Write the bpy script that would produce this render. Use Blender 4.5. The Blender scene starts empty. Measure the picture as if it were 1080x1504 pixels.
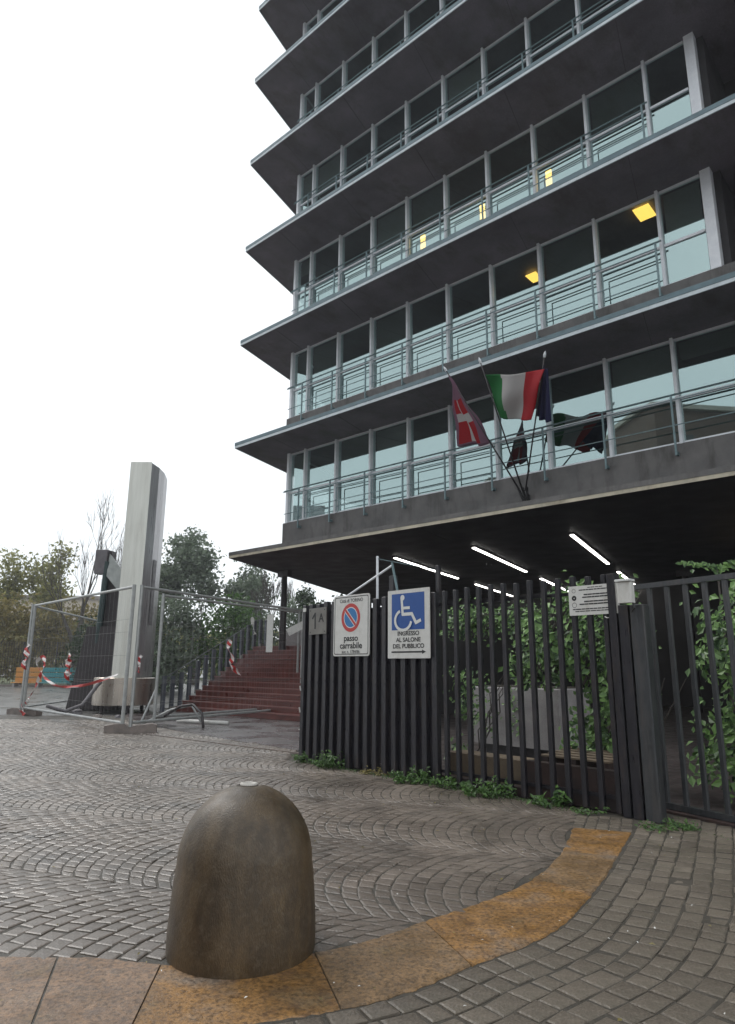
import bpy, math, random
from math import radians, sin, cos, pi, sqrt, atan2
from mathutils import Vector, Matrix, noise
random.seed(7)
sc = bpy.context.scene
col = sc.collection

# ------------------------------------------------------------------ camera
EYE = Vector((0, 0, 1.5))
PITCH, ROLL, FPX = radians(13.096), radians(0.460), 985.0
cam_d = bpy.data.cameras.new('camera')
cam = bpy.data.objects.new('camera', cam_d)
col.objects.link(cam)
cam_d.sensor_fit = 'VERTICAL'
cam_d.sensor_height = 36.0
cam_d.lens = 36.0 * FPX / 1504.0
cam_d.clip_end = 2000
cam_d.clip_start = 0.05
F = Vector((0, cos(PITCH), sin(PITCH)))
U0 = Vector((0, -sin(PITCH), cos(PITCH)))
R0 = Vector((1, 0, 0))
Uc = cos(ROLL) * U0 - sin(ROLL) * R0
Rc = cos(ROLL) * R0 + sin(ROLL) * U0
cam.matrix_world = Matrix(((Rc.x, Uc.x, -F.x, EYE.x), (Rc.y, Uc.y, -F.y, EYE.y), (Rc.z, Uc.z, -F.z, EYE.z), (0, 0, 0, 1)))
sc.camera = cam

# ------------------------------------------------------------------ sky and sun (overcast)
SUN_EL, SUN_AZ = radians(48), radians(-50)       # azimuth from +Y, clockwise positive
world = bpy.data.worlds.new('World')
sc.world = world
world.use_nodes = True
nt = world.node_tree
nt.nodes.clear()
o_ = nt.nodes.new('ShaderNodeOutputWorld')
bg = nt.nodes.new('ShaderNodeBackground')
bg.inputs['Strength'].default_value = 0.1
sky = nt.nodes.new('ShaderNodeTexSky')
sky.sky_type = 'NISHITA'
sky.sun_disc = False
sky.sun_elevation = SUN_EL
sky.sun_rotation = SUN_AZ
hs = nt.nodes.new('ShaderNodeHueSaturation')
hs.inputs['Saturation'].default_value = 0.4
tc = nt.nodes.new('ShaderNodeTexCoord')
nz = nt.nodes.new('ShaderNodeTexNoise')
nz.inputs['Scale'].default_value = 1.6
nz.inputs['Detail'].default_value = 4
cr = nt.nodes.new('ShaderNodeValToRGB')
cr.color_ramp.elements[0].position = 0.3
cr.color_ramp.elements[0].color = (7.1, 7.7, 8.1, 1)
cr.color_ramp.elements[1].position = 0.7
cr.color_ramp.elements[1].color = (9.2, 9.5, 9.7, 1)
mx = nt.nodes.new('ShaderNodeMix')
mx.data_type = 'RGBA'
mx.inputs[0].default_value = 0.9
nt.links.new(sky.outputs[0], hs.inputs['Color'])
nt.links.new(tc.outputs['Generated'], nz.inputs['Vector'])
nt.links.new(nz.outputs['Fac'], cr.inputs[0])
nt.links.new(hs.outputs[0], mx.inputs[6])
nt.links.new(cr.outputs[0], mx.inputs[7])
nt.links.new(mx.outputs[2], bg.inputs['Color'])
nt.links.new(bg.outputs[0], o_.inputs['Surface'])

sun_d = bpy.data.lights.new('sun', 'SUN')
sun_d.energy = 1.0
sun_d.angle = radians(25)
sun_d.color = (1, 0.97, 0.93)
sun = bpy.data.objects.new('sun', sun_d)
col.objects.link(sun)
sd_ = Vector((sin(SUN_AZ) * cos(SUN_EL), cos(SUN_AZ) * cos(SUN_EL), sin(SUN_EL)))
sun.rotation_euler = sd_.to_track_quat('Z', 'Y').to_euler()

vs = sc.view_settings
vs.view_transform = 'Standard'
vs.look = 'None'
vs.gamma = 1
vs.use_curve_mapping = False
vs.exposure = 0.52
sc.cycles.max_bounces = 8
sc.cycles.transparent_max_bounces = 12
sc.cycles.use_denoising = True
sc.cycles.sample_clamp_indirect = 4

# ------------------------------------------------------------------ materials
def new_mat(name):
    m = bpy.data.materials.new(name)
    m.use_nodes = True
    n = m.node_tree.nodes
    return m, n, m.node_tree.links, n['Principled BSDF']

def mat(name, c1, c2=None, scale=6.0, rough=(0.5, 0.7), bump=0.0, bscale=60.0, metal=0.0, spec=0.5, island=0.0, fine=0.0, stretch=None, obj_rand=0.0):
    m, n, l, b = new_mat(name)
    c2 = c2 or tuple(v * 0.75 for v in c1)
    tcn = n.new('ShaderNodeTexCoord')
    vec = tcn.outputs['Object']
    if stretch:
        mp = n.new('ShaderNodeMapping')
        mp.inputs['Scale'].default_value = stretch
        l.new(vec, mp.inputs['Vector'])
        vec = mp.outputs[0]
    no = n.new('ShaderNodeTexNoise')
    no.inputs['Scale'].default_value = scale
    no.inputs['Detail'].default_value = 6
    no.inputs['Roughness'].default_value = 0.62
    l.new(vec, no.inputs['Vector'])
    ra = n.new('ShaderNodeValToRGB')
    ra.color_ramp.elements[0].position = 0.32
    ra.color_ramp.elements[1].position = 0.68
    ra.color_ramp.elements[0].color = (*c2, 1)
    ra.color_ramp.elements[1].color = (*c1, 1)
    l.new(no.outputs['Fac'], ra.inputs[0])
    out = ra.outputs[0]
    if island or obj_rand or fine:
        hv = n.new('ShaderNodeHueSaturation')
        l.new(out, hv.inputs['Color'])
        terms = []
        def scaled(sock, amp):
            q = n.new('ShaderNodeMath'); q.operation = 'MULTIPLY_ADD'
            l.new(sock, q.inputs[0]); q.inputs[1].default_value = 2 * amp; q.inputs[2].default_value = -amp
            return q.outputs[0]
        if island:
            g = n.new('ShaderNodeNewGeometry'); terms.append(scaled(g.outputs['Random Per Island'], island))
        if obj_rand:
            oi = n.new('ShaderNodeObjectInfo'); terms.append(scaled(oi.outputs['Random'], obj_rand))
        if fine:
            fn_ = n.new('ShaderNodeTexNoise'); fn_.inputs['Scale'].default_value = bscale; fn_.inputs['Detail'].default_value = 3
            l.new(vec, fn_.inputs['Vector']); terms.append(scaled(fn_.outputs['Fac'], fine))
        s = terms[0]
        for t in terms[1:]:
            q = n.new('ShaderNodeMath'); q.operation = 'ADD'; l.new(s, q.inputs[0]); l.new(t, q.inputs[1]); s = q.outputs[0]
        q = n.new('ShaderNodeMath'); q.operation = 'ADD'; q.inputs[1].default_value = 1.0; l.new(s, q.inputs[0])
        l.new(q.outputs[0], hv.inputs['Value'])
        out = hv.outputs[0]
    l.new(out, b.inputs['Base Color'])
    rr = n.new('ShaderNodeMapRange')
    rr.inputs[1].default_value = 0.3; rr.inputs[2].default_value = 0.7
    rr.inputs[3].default_value = rough[0]; rr.inputs[4].default_value = rough[1]
    n2 = n.new('ShaderNodeTexNoise'); n2.inputs['Scale'].default_value = scale * 1.7; n2.inputs['Detail'].default_value = 4
    l.new(vec, n2.inputs['Vector']); l.new(n2.outputs['Fac'], rr.inputs[0]); l.new(rr.outputs[0], b.inputs['Roughness'])
    b.inputs['Metallic'].default_value = metal
    b.inputs['Specular IOR Level'].default_value = spec
    if bump:
        bn = n.new('ShaderNodeTexNoise'); bn.inputs['Scale'].default_value = bscale; bn.inputs['Detail'].default_value = 5
        l.new(vec, bn.inputs['Vector'])
        bp = n.new('ShaderNodeBump'); bp.inputs['Strength'].default_value = bump; bp.inputs['Distance'].default_value = 0.01
        l.new(bn.outputs['Fac'], bp.inputs['Height']); l.new(bp.outputs[0], b.inputs['Normal'])
    return m

def flat(name, c, rough=0.5, spec=0.5):
    return mat(name, c, tuple(v * 0.9 for v in c), 12, (rough, min(1, rough + 0.1)), spec=spec)

def emit(name, c, s):
    m, n, l, b = new_mat(name)
    b.inputs['Base Color'].default_value = (*c, 1)
    b.inputs['Emission Color'].default_value = (*c, 1)
    b.inputs['Emission Strength'].default_value = s
    return m

def leafmat(name, c1, c2, amp=0.35, trans=0.25):
    m, n, l, b = new_mat(name)
    g = n.new('ShaderNodeNewGeometry')
    ra = n.new('ShaderNodeValToRGB')
    ra.color_ramp.elements[0].color = (*c2, 1); ra.color_ramp.elements[1].color = (*c1, 1)
    l.new(g.outputs['Random Per Island'], ra.inputs[0])
    l.new(ra.outputs[0], b.inputs['Base Color'])
    b.inputs['Roughness'].default_value = 0.45
    tr = n.new('ShaderNodeBsdfTranslucent'); l.new(ra.outputs[0], tr.inputs['Color'])
    mx_ = n.new('ShaderNodeMixShader'); mx_.inputs[0].default_value = trans
    l.new(b.outputs[0], mx_.inputs[1]); l.new(tr.outputs[0], mx_.inputs[2])
    l.new(mx_.outputs[0], n['Material Output'].inputs['Surface'])
    return m

def glassmat(name, refl, through, fac=0.5, bump=0.0015):
    m, n, l, b = new_mat(name)
    n.remove(b)
    t = n.new('ShaderNodeBsdfTransparent'); t.inputs[0].default_value = (*through, 1)
    g = n.new('ShaderNodeBsdfGlossy'); g.inputs[0].default_value = (*refl, 1); g.inputs['Roughness'].default_value = 0.015
    tcn = n.new('ShaderNodeTexCoord')
    no = n.new('ShaderNodeTexNoise'); no.inputs['Scale'].default_value = 0.7; no.inputs['Detail'].default_value = 1
    l.new(tcn.outputs['Object'], no.inputs['Vector'])
    bp = n.new('ShaderNodeBump'); bp.inputs['Strength'].default_value = bump; bp.inputs['Distance'].default_value = 0.15
    l.new(no.outputs['Fac'], bp.inputs['Height']); l.new(bp.outputs[0], g.inputs['Normal'])
    x = n.new('ShaderNodeMixShader'); x.inputs[0].default_value = fac
    l.new(t.outputs[0], x.inputs[1]); l.new(g.outputs[0], x.inputs[2]); l.new(x.outputs[0], n['Material Output'].inputs['Surface'])
    return m

M = {}
M['stone'] = mat('cobble_stone', (.19, .155, .128), (.10, .082, .068), .9, (.2, .45), .35, 60, spec=.6, island=.16, fine=.5, obj_rand=.12)
M['stone_big'] = mat('granite_sett', (.175, .147, .118), (.09, .075, .06), 1.1, (.25, .5), .55, 60, spec=.5, island=.22, fine=.6, obj_rand=.14)
M['bed'] = mat('joint_sand', (.075, .064, .05), (.035, .031, .024), 5, (.5, .8), .6, 90, fine=.3)
M['ground'] = mat('wet_asphalt', (.15, .145, .14), (.085, .083, .08), .6, (.2, .5), .5, 45, spec=.6, fine=.3)
M['slab_grey'] = mat('grey_slab', (.22, .175, .15), (.13, .11, .098), 3, (.3, .55), .6, 45, fine=.55)
M['slab_pink'] = M['slab_grey']
def worn_slab(name, tint):
    m, n, l, b = new_mat(name)
    t = n.new('ShaderNodeTexCoord')
    def noise_(sc_, d=5, r_=.6):
        q = n.new('ShaderNodeTexNoise'); q.inputs['Scale'].default_value = sc_; q.inputs['Detail'].default_value = d; q.inputs['Roughness'].default_value = r_
        l.new(t.outputs['Object'], q.inputs['Vector']); return q.outputs['Fac']
    def ramp(f, stops):
        q = n.new('ShaderNodeValToRGB'); e = q.color_ramp.elements
        while len(e) < len(stops): e.new(.5)
        for k, (p, c) in enumerate(stops): e[k].position = p; e[k].color = (*c, 1)
        l.new(f, q.inputs[0]); return q.outputs[0]
    a = ramp(noise_(1.9), [(.34, (.20, .15, .11)), (.47, tint), (.58, tuple(v * .72 for v in tint)), (.7, (.17, .115, .06))])
    g_ = ramp(noise_(38, 6, .7), [(.38, (.3, .28, .25)), (.5, (1, 1, 1)), (.66, (1.5, 1.42, 1.3))])
    x = n.new('ShaderNodeMix'); x.data_type = 'RGBA'; x.blend_type = 'MULTIPLY'; x.inputs[0].default_value = .8
    l.new(a, x.inputs[6]); l.new(g_, x.inputs[7]); l.new(x.outputs[2], b.inputs['Base Color'])
    mr = n.new('ShaderNodeMapRange'); mr.inputs[1].default_value = .35; mr.inputs[2].default_value = .65; mr.inputs[3].default_value = .28; mr.inputs[4].default_value = .62
    l.new(noise_(6), mr.inputs[0]); l.new(mr.outputs[0], b.inputs['Roughness'])
    bp = n.new('ShaderNodeBump'); bp.inputs['Strength'].default_value = .8; bp.inputs['Distance'].default_value = .008
    l.new(noise_(42, 6, .7), bp.inputs['Height']); l.new(bp.outputs[0], b.inputs['Normal'])
    return m
M['slab_a'] = worn_slab('worn_slab_pinkish', (.24, .15, .09))
M['slab_b'] = worn_slab('worn_slab_ochre', (.27, .145, .05))
M['slab_c'] = worn_slab('worn_slab_tan', (.225, .14, .07))
M['soffit'] = mat('soffit_panel', (.2, .178, .205), (.10, .088, .105), .55, (.45, .7), .1, 20, fine=.25)
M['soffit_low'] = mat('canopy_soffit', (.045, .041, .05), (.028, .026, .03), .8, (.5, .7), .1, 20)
M['edge'] = mat('eave_edge', (.66, .72, .75), (.5, .55, .58), 3, (.35, .5), .05, 30)
M['edge_top'] = mat('eave_top', (.13, .2, .23), (.09, .14, .16), 3, (.4, .6))
M['edge_cream'] = mat('canopy_edge', (.62, .55, .42), (.42, .38, .3), 2, (.4, .6))
M['beam'] = mat('concrete_beam', (.17, .16, .155), (.10, .098, .097), 1.2, (.6, .8), .3, 40, fine=.15)
M['alu'] = mat('aluminium', (.88, .9, .93), (.76, .78, .82), 4, (.3, .45), .02, 20)
M['rail'] = mat('steel_rail', (.2, .28, .3), (.13, .19, .2), 6, (.35, .5), metal=.3)
M['glass'] = glassmat('window_glass', (.62, .79, .78), (.55, .62, .62), .52)
M['interior'] = mat('interior', (.3, .28, .3), (.2, .19, .2), .5, (.7, .9))
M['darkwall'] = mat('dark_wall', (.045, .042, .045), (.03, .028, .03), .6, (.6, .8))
M['lamp_warm'] = emit('office_lamp', (1, .6, .11), 3.2)
M['lamp_white'] = emit('tube_lamp', (1, .97, .9), 5)
M['fence'] = mat('black_fence_steel', (.024, .022, .029), (.009, .009, .012), 5, (.25, .5), .2, 40, spec=.5, stretch=(5, 5, .7), fine=.3)
M['fence_rust'] = mat('rusty_plinth', (.06, .035, .03), (.025, .018, .018), 4, (.5, .7), .4, 50)
M['post'] = mat('grey_post_steel', (.05, .053, .058), (.026, .028, .031), 5, (.3, .5), .2, 40, stretch=(6, 6, .5), fine=.3)
M['white'] = flat('white_paint', (.72, .72, .7), .4)
M['signwhite'] = flat('sign_white', (.66, .65, .62), .35)
M['signred'] = flat('sign_red', (.5, .035, .03), .35)
M['signblue'] = flat('sign_blue', (.012, .075, .3), .35)
M['signblue2'] = flat('sign_blue_light', (.02, .17, .42), .35)
M['ink'] = flat('black_ink', (.015, .015, .016), .5)
M['signgrey'] = mat('grey_plate', (.2, .19, .17), (.14, .13, .12), 5, (.4, .6), .1)
M['bollard'] = mat('bollard_concrete', (.115, .076, .038), (.034, .021, .010), 3.0, (.3, .55), .35, 110, spec=.55, fine=.5, stretch=(1.5, 1.5, .55))
M['hole'] = flat('pale_rim', (.5, .47, .43), .6)
M['drum'] = mat('steel_drum', (.55, .49, .43), (.34, .3, .26), 1.5, (.22, .38), .05, 8, metal=.85, stretch=(3, 3, .4))
M['totem_front'] = mat('totem_cladding', (.78, .78, .72), (.68, .68, .62), 2, (.3, .5), .03, 10, metal=.2, stretch=(4, 4, .3))
M['totem_side'] = mat('totem_steel', (.42, .41, .42), (.3, .29, .3), 2, (.25, .4), .05, 6, metal=.4, stretch=(5, 5, .3))
M['dark_steel'] = mat('dark_steel', (.05, .042, .045), (.028, .024, .026), 3, (.4, .6), .2, 20)
M['greybox'] = mat('grey_sheet', (.17, .16, .17), (.11, .1, .11), 5, (.4, .6))
M['panelpale'] = mat('pale_panel', (.42, .44, .42), (.3, .32, .31), 5, (.4, .6))
M['green_post'] = mat('green_post', (.04, .07, .07), (.025, .045, .045), 5, (.4, .6))
M['galv'] = mat('galvanised_tube', (.42, .43, .42), (.3, .31, .31), 6, (.3, .5), metal=.2)
M['block'] = mat('concrete_block', (.24, .2, .18), (.14, .12, .11), 5, (.6, .8), .4, 50)
M['tape'] = None
M['red_step'] = mat('red_step', (.15, .036, .026), (.075, .018, .014), 1.5, (.25, .45), .25, 30, spec=.55)
M['nosing'] = mat('step_nosing', (.24, .1, .09), (.15, .06, .055), 5, (.3, .5))
M['plaza'] = mat('plaza_floor', (.1, .07, .065), (.06, .045, .042), 2, (.3, .6))
M['balus'] = mat('balustrade_steel', (.085, .095, .115), (.05, .056, .07), 4, (.4, .6))
M['greywall'] = mat('grey_block_wall', (.26, .24, .24), (.18, .165, .165), 3, (.6, .8), .2, 30)
M['concrete'] = mat('grey_concrete', (.38, .355, .35), (.24, .22, .22), 2.5, (.6, .8), .4, 50, fine=.25)
M['tanstone'] = mat('tan_stone', (.2, .15, .1), (.12, .09, .06), 4, (.6, .8), .4, 50, fine=.2)
M['inner_ground'] = mat('inner_ground', (.05, .038, .036), (.025, .02, .02), 2, (.3, .6), .5, 40, fine=.3)
M['bark'] = mat('bark', (.10, .085, .075), (.055, .047, .042), 6, (.8, .9), .4, 30)
M['leaf_dark'] = leafmat('leaf_dark', (.05, .085, .03), (.018, .035, .014))
M['leaf_ivy'] = leafmat('leaf_ivy', (.22, .38, .11), (.018, .05, .02), trans=.15)
M['leaf_mid'] = leafmat('leaf_mid', (.36, .35, .13), (.15, .16, .07), trans=.5)
M['leaf_gold'] = leafmat('leaf_gold', (.34, .28, .10), (.16, .14, .06), trans=.4)
M['leaf_weed'] = leafmat('leaf_weed', (.10, .2, .04), (.03, .07, .018))
M['leaf_grey'] = leafmat('leaf_grey', (.2, .25, .17), (.1, .13, .09), trans=.35)
M['lawn'] = mat('lawn_soil', (.11, .13, .045), (.06, .075, .03), 1, (.8, .9), .5, 40)
M['orange'] = flat('orange_paint', (.55, .25, .06), .5)
M['teal'] = flat('teal_paint', (.04, .25, .28), .5)
M['cream_wall'] = flat('cream_render', (.5, .43, .35), .8)
M['brick'] = mat('brick_render', (.12, .07, .05), (.09, .052, .038), 1, (.7, .9))
M['pale_render'] = flat('pale_render', (.42, .38, .33), .8)
M['winglass'] = flat('dark_window', (.03, .035, .04), .1)
M['fgreen'] = flat('flag_green', (.015, .13, .035), .7)
M['fwhite'] = flat('flag_white', (.5, .48, .47), .7)
M['fred'] = flat('flag_red', (.42, .02, .03), .7)
M['fblue'] = flat('flag_blue', (.02, .02, .07), .7)
M['fpurple'] = flat('flag_purple', (.19, .10, .15), .7)
def cloth(name, c):
    m, n, l, b = new_mat(name)
    b.inputs['Base Color'].default_value = (*c, 1); b.inputs['Roughness'].default_value = .85
    tr = n.new('ShaderNodeBsdfTranslucent'); tr.inputs[0].default_value = (*c, 1)
    x = n.new('ShaderNodeMixShader'); x.inputs[0].default_value = .4
    l.new(b.outputs[0], x.inputs[1]); l.new(tr.outputs[0], x.inputs[2]); l.new(x.outputs[0], n['Material Output'].inputs['Surface'])
    return m
M['fgreen'] = cloth('flag_green_cloth', (.02, .2, .05)); M['fwhite'] = cloth('flag_white_cloth', (.55, .53, .52)); M['fred'] = cloth('flag_red_cloth', (.42, .012, .02))
M['fpurple'] = cloth('flag_purple_cloth', (.25, .13, .19)); M['fblue'] = cloth('flag_blue_cloth', (.025, .025, .09))
M['blind'] = flat('roller_blind', (.3, .32, .29), .8); M['blind2'] = flat('pale_blind', (.55, .56, .52), .8)
M['black'] = flat('black_plastic', (.02, .02, .02), .4)
m, n, l, b = new_mat('barrier_tape')
tcn = n.new('ShaderNodeTexCoord'); w = n.new('ShaderNodeTexWave'); w.inputs['Scale'].default_value = 2.2
w.bands_direction = 'DIAGONAL'
ra = n.new('ShaderNodeValToRGB'); ra.color_ramp.interpolation = 'CONSTANT'
ra.color_ramp.elements[0].color = (.5, .035, .03, 1); ra.color_ramp.elements[1].position = .5; ra.color_ramp.elements[1].color = (.68, .64, .62, 1)
l.new(tcn.outputs['Object'], w.inputs['Vector']); l.new(w.outputs['Fac'], ra.inputs[0]); l.new(ra.outputs[0], b.inputs['Base Color'])
M['tape'] = m

def add_stains(m, sc_, col_, amt, stretch=(1, 1, 1)):
    n = m.node_tree.nodes; l = m.node_tree.links; b = n['Principled BSDF']
    src = b.inputs['Base Color'].links[0].from_socket
    t = n.new('ShaderNodeTexCoord'); mp = n.new('ShaderNodeMapping'); mp.inputs['Scale'].default_value = stretch
    q = n.new('ShaderNodeTexNoise'); q.inputs['Scale'].default_value = sc_; q.inputs['Detail'].default_value = 8; q.inputs['Roughness'].default_value = .7
    l.new(t.outputs['Object'], mp.inputs[0]); l.new(mp.outputs[0], q.inputs['Vector'])
    r = n.new('ShaderNodeValToRGB'); r.color_ramp.elements[0].position = .5; r.color_ramp.elements[0].color = (0, 0, 0, 1)
    r.color_ramp.elements[1].position = .66; r.color_ramp.elements[1].color = (amt, amt, amt, 1)
    l.new(q.outputs['Fac'], r.inputs[0])
    x = n.new('ShaderNodeMix'); x.data_type = 'RGBA'; l.new(r.outputs[0], x.inputs[0]); l.new(src, x.inputs[6]); x.inputs[7].default_value = (*col_, 1)
    l.new(x.outputs[2], b.inputs['Base Color'])
add_stains(M['soffit'], 1.0, (.07, .06, .055), .7, (1, .45, 1))
add_stains(M['beam'], 1.6, (.06, .055, .05), .75, (1.5, 1, .35))
add_stains(M['fence'], 5, (.07, .05, .04), .45, (2, 2, .5))
add_stains(M['post'], 5, (.09, .08, .075), .5, (2, 2, .3))
add_stains(M['bollard'], 2.6, (.032, .022, .014), .8, (1.5, 1.5, .5))
add_stains(M['bollard'], 26, (.16, .13, .09), .3)
add_stains(M['totem_front'], 1.2, (.42, .4, .35), .4, (2, 2, .25))
add_stains(M['stone'], 2.2, (.055, .045, .036), .75)
add_stains(M['slab_b'], 9, (.09, .05, .03), .6)
add_stains(M['slab_c'], 9, (.09, .06, .035), .6)
add_stains(M['slab_a'], 9, (.11, .08, .065), .6)
add_stains(M['stone_big'], 2.2, (.06, .055, .04), .6)
add_stains(M['edge_cream'], 1.2, (.2, .16, .11), .7, (1, 1, 1))
add_stains(M['signwhite'], 7, (.42, .38, .32), .35, (1, 1, .5))

# ------------------------------------------------------------------ mesh helpers
class MB:
    def __init__(s):
        s.v = []; s.f = []; s.m = []
    def add(s, vs_, fs, mi=0):
        k = len(s.v)
        s.v += [tuple(p) for p in vs_]
        s.f += [tuple(i + k for i in f) for f in fs]
        s.m += [mi] * len(fs)
        return s
    def box(s, x0, x1, y0, y1, z0, z1, mi=0):
        return s.add([(x0, y0, z0), (x1, y0, z0), (x1, y1, z0), (x0, y1, z0), (x0, y0, z1), (x1, y0, z1), (x1, y1, z1), (x0, y1, z1)],
                     [(0, 3, 2, 1), (4, 5, 6, 7), (0, 1, 5, 4), (1, 2, 6, 5), (2, 3, 7, 6), (3, 0, 4, 7)], mi)
    def bbox(s, x0, x1, y0, y1, z0, z1, b=.004, mi=0):
        """box with chamfered vertical edges and top"""
        def ring(x0, x1, y0, y1, z):
            return [(x0 + b, y0, z), (x1 - b, y0, z), (x1, y0 + b, z), (x1, y1 - b, z), (x1 - b, y1, z), (x0 + b, y1, z), (x0, y1 - b, z), (x0, y0 + b, z)]
        v = ring(x0, x1, y0, y1, z0) + ring(x0, x1, y0, y1, z1 - b) + ring(x0 + b, x1 - b, y0 + b, y1 - b, z1)
        f = [tuple(range(7, -1, -1)), tuple(range(16, 24))]
        for r in (0, 8):
            for i in range(8):
                j = (i + 1) % 8
                f.append((r + i, r + j, r + 8 + j, r + 8 + i))
        return s.add(v, f, mi)
    def prism(s, poly, z0, z1, mi=0):
        n_ = len(poly)
        v = [(*p, z0) for p in poly] + [(*p, z1) for p in poly]
        f = [tuple(range(n_ - 1, -1, -1)), tuple(range(n_, 2 * n_))] + [(i, (i + 1) % n_, (i + 1) % n_ + n_, i + n_) for i in range(n_)]
        return s.add(v, f, mi)
    def tube(s, pts, r, n_=6, mi=0, caps=True):
        pts = [Vector(p) for p in pts]
        rs = r if isinstance(r, (list, tuple)) else [r] * len(pts)
        v = []; f = []
        prev = None
        for i, p in enumerate(pts):
            d = (pts[min(i + 1, len(pts) - 1)] - pts[max(i - 1, 0)])
            if d.length < 1e-9: d = Vector((0, 0, 1))
            d.normalize()
            a = prev if prev is not None else (Vector((0, 0, 1)) if abs(d.z) < .9 else Vector((1, 0, 0)))
            x = (a - d * a.dot(d))
            if x.length < 1e-6: x = d.orthogonal()
            x.normalize(); prev = x
            y = d.cross(x)
            for k in range(n_):
                t = 2 * pi * k / n_ + pi / n_
                v.append(p + (x * cos(t) + y * sin(t)) * rs[i])
        for i in range(len(pts) - 1):
            for k in range(n_):
                a = i * n_ + k; b_ = i * n_ + (k + 1) % n_
                f.append((a, b_, b_ + n_, a + n_))
        if caps:
            f.append(tuple(range(n_ - 1, -1, -1))); f.append(tuple(range((len(pts) - 1) * n_, len(pts) * n_)))
        return s.add(v, f, mi)
    def lathe(s, prof, n_=48, c=(0, 0), mi=0):
        v = []; f = []
        for r, z in prof:
            for k in range(n_):
                v.append((c[0] + r * cos(2 * pi * k / n_), c[1] + r * sin(2 * pi * k / n_), z))
        for i in range(len(prof) - 1):
            for k in range(n_):
                a = i * n_ + k; b_ = i * n_ + (k + 1) % n_
                f.append((a, b_, b_ + n_, a + n_))
        return s.add(v, f, mi)
    def mesh(s, name, mats, smooth=False):
        me = bpy.data.meshes.new(name)
        me.from_pydata(s.v, [], s.f)
        for m_ in (mats if isinstance(mats, (list, tuple)) else [mats]):
            me.materials.append(m_)
        if any(s.m): me.polygons.foreach_set('material_index', s.m)
        if smooth:
            me.polygons.foreach_set('use_smooth', [True] * len(me.polygons))
        me.update()
        return me
    def build(s, name, mats, parent=None, smooth=False, loc=(0, 0, 0), rotz=0):
        o = bpy.data.objects.new(name, s.mesh(name, mats, smooth))
        col.objects.link(o)
        o.location = loc; o.rotation_euler = (0, 0, rotz)
        if parent: o.parent = parent
        return o

def inst(name, me, parent=None, loc=(0, 0, 0), rotz=0):
    o = bpy.data.objects.new(name, me)
    col.objects.link(o)
    o.location = loc; o.rotation_euler = (0, 0, rotz)
    if parent: o.parent = parent
    return o

def tag(o, label=None, cat=None, group=None, kind=None):
    if label: o['label'] = label
    if cat: o['category'] = cat
    if group: o['group'] = group
    if kind: o['kind'] = kind
    return o

def thing(name, label, cat, loc=(0, 0, 0), rotz=0, group=None):
    o = bpy.data.objects.new(name, None)
    o.empty_display_size = .3
    col.objects.link(o)
    o.location = loc; o.rotation_euler = (0, 0, rotz)
    return tag(o, label, cat, group)

# ------------------------------------------------------------------ key frames of the place
ORG = Vector((-4.95, 23.79, 0)); ARZ = radians(-41.9)          # tower: x along the facade, y inwards
BU = Vector((cos(ARZ), sin(ARZ), 0)); BN = Vector((-sin(ARZ), cos(ARZ), 0))
def B(s_, d_, z_=0): return ORG + BU * s_ + BN * d_ + Vector((0, 0, z_))
P0 = Vector((-1.04, 11.75, 0)); FRZ = atan2(-.73647, .67647)    # fence: x along, y behind
FD = Vector((cos(FRZ), sin(FRZ), 0)); FN = Vector((-sin(FRZ), cos(FRZ), 0))
def FP(t, d, z=0): return P0 + FD * t + FN * d + Vector((0, 0, z))
G0 = Vector((3.24, 8.04, 0)); GRZ = atan2(-.8722, .4892)
GD = Vector((cos(GRZ), sin(GRZ), 0)); GN = Vector((-sin(GRZ), cos(GRZ), 0))

# ------------------------------------------------------------------ ground
g = MB(); g.add([(-500, -300, -.045), (500, -300, -.045), (500, 700, -.045), (-500, 700, -.045)], [(0, 1, 2, 3)])
tag(g.build('ground', M['ground']), kind='structure')
g = MB(); g.add([(-90, 51.5, -.02), (-19.5, 51.9, -.02), (-19.5, 100, -.02), (-90, 100, -.02)], [(0, 1, 2, 3)])
tag(g.build('lawn', M['lawn']), kind='structure')
kb = MB()
for i in range(30):
    kb.box(-90 + i * 2.35, -90 + i * 2.35 + 2.33, 51.1, 51.4, -.05, .1)
tag(kb.build('lawn_kerb', M['block']), kind='structure')

INNER = [(-3.4, 4.05), (-1.62, 4.0), (-1.05, 3.92), (-.65, 3.95), (-.27, 4.08), (.05, 4.27), (.36, 4.55), (.85, 4.98), (1.23, 5.42), (1.62, 6.1), (2.02, 7.08)]
OUTER = [(-3.3, 3.0), (-1.35, 3.05), (-.98, 3.17), (-.5, 3.32), (-.1, 3.45), (.25, 3.65), (.56, 3.92), (1.1, 4.38), (1.58, 5.1), (2.05, 5.95), (2.55, 6.9)]
def catmull(P, t):
    i = max(0, min(len(P) - 2, int(t))); f_ = t - i
    p = [Vector((*P[max(0, min(len(P) - 1, j))], 0)) for j in (i - 1, i, i + 1, i + 2)]
    q = .5 * ((2 * p[1]) + (-p[0] + p[2]) * f_ + (2 * p[0] - 5 * p[1] + 4 * p[2] - p[3]) * f_ ** 2 + (-p[0] + 3 * p[1] - 3 * p[2] + p[3]) * f_ ** 3)
    return q
inner_c = [catmull(INNER, k / 8) for k in range(81)]
outer_c = [catmull(OUTER, k / 8) for k in range(81)]
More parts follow.
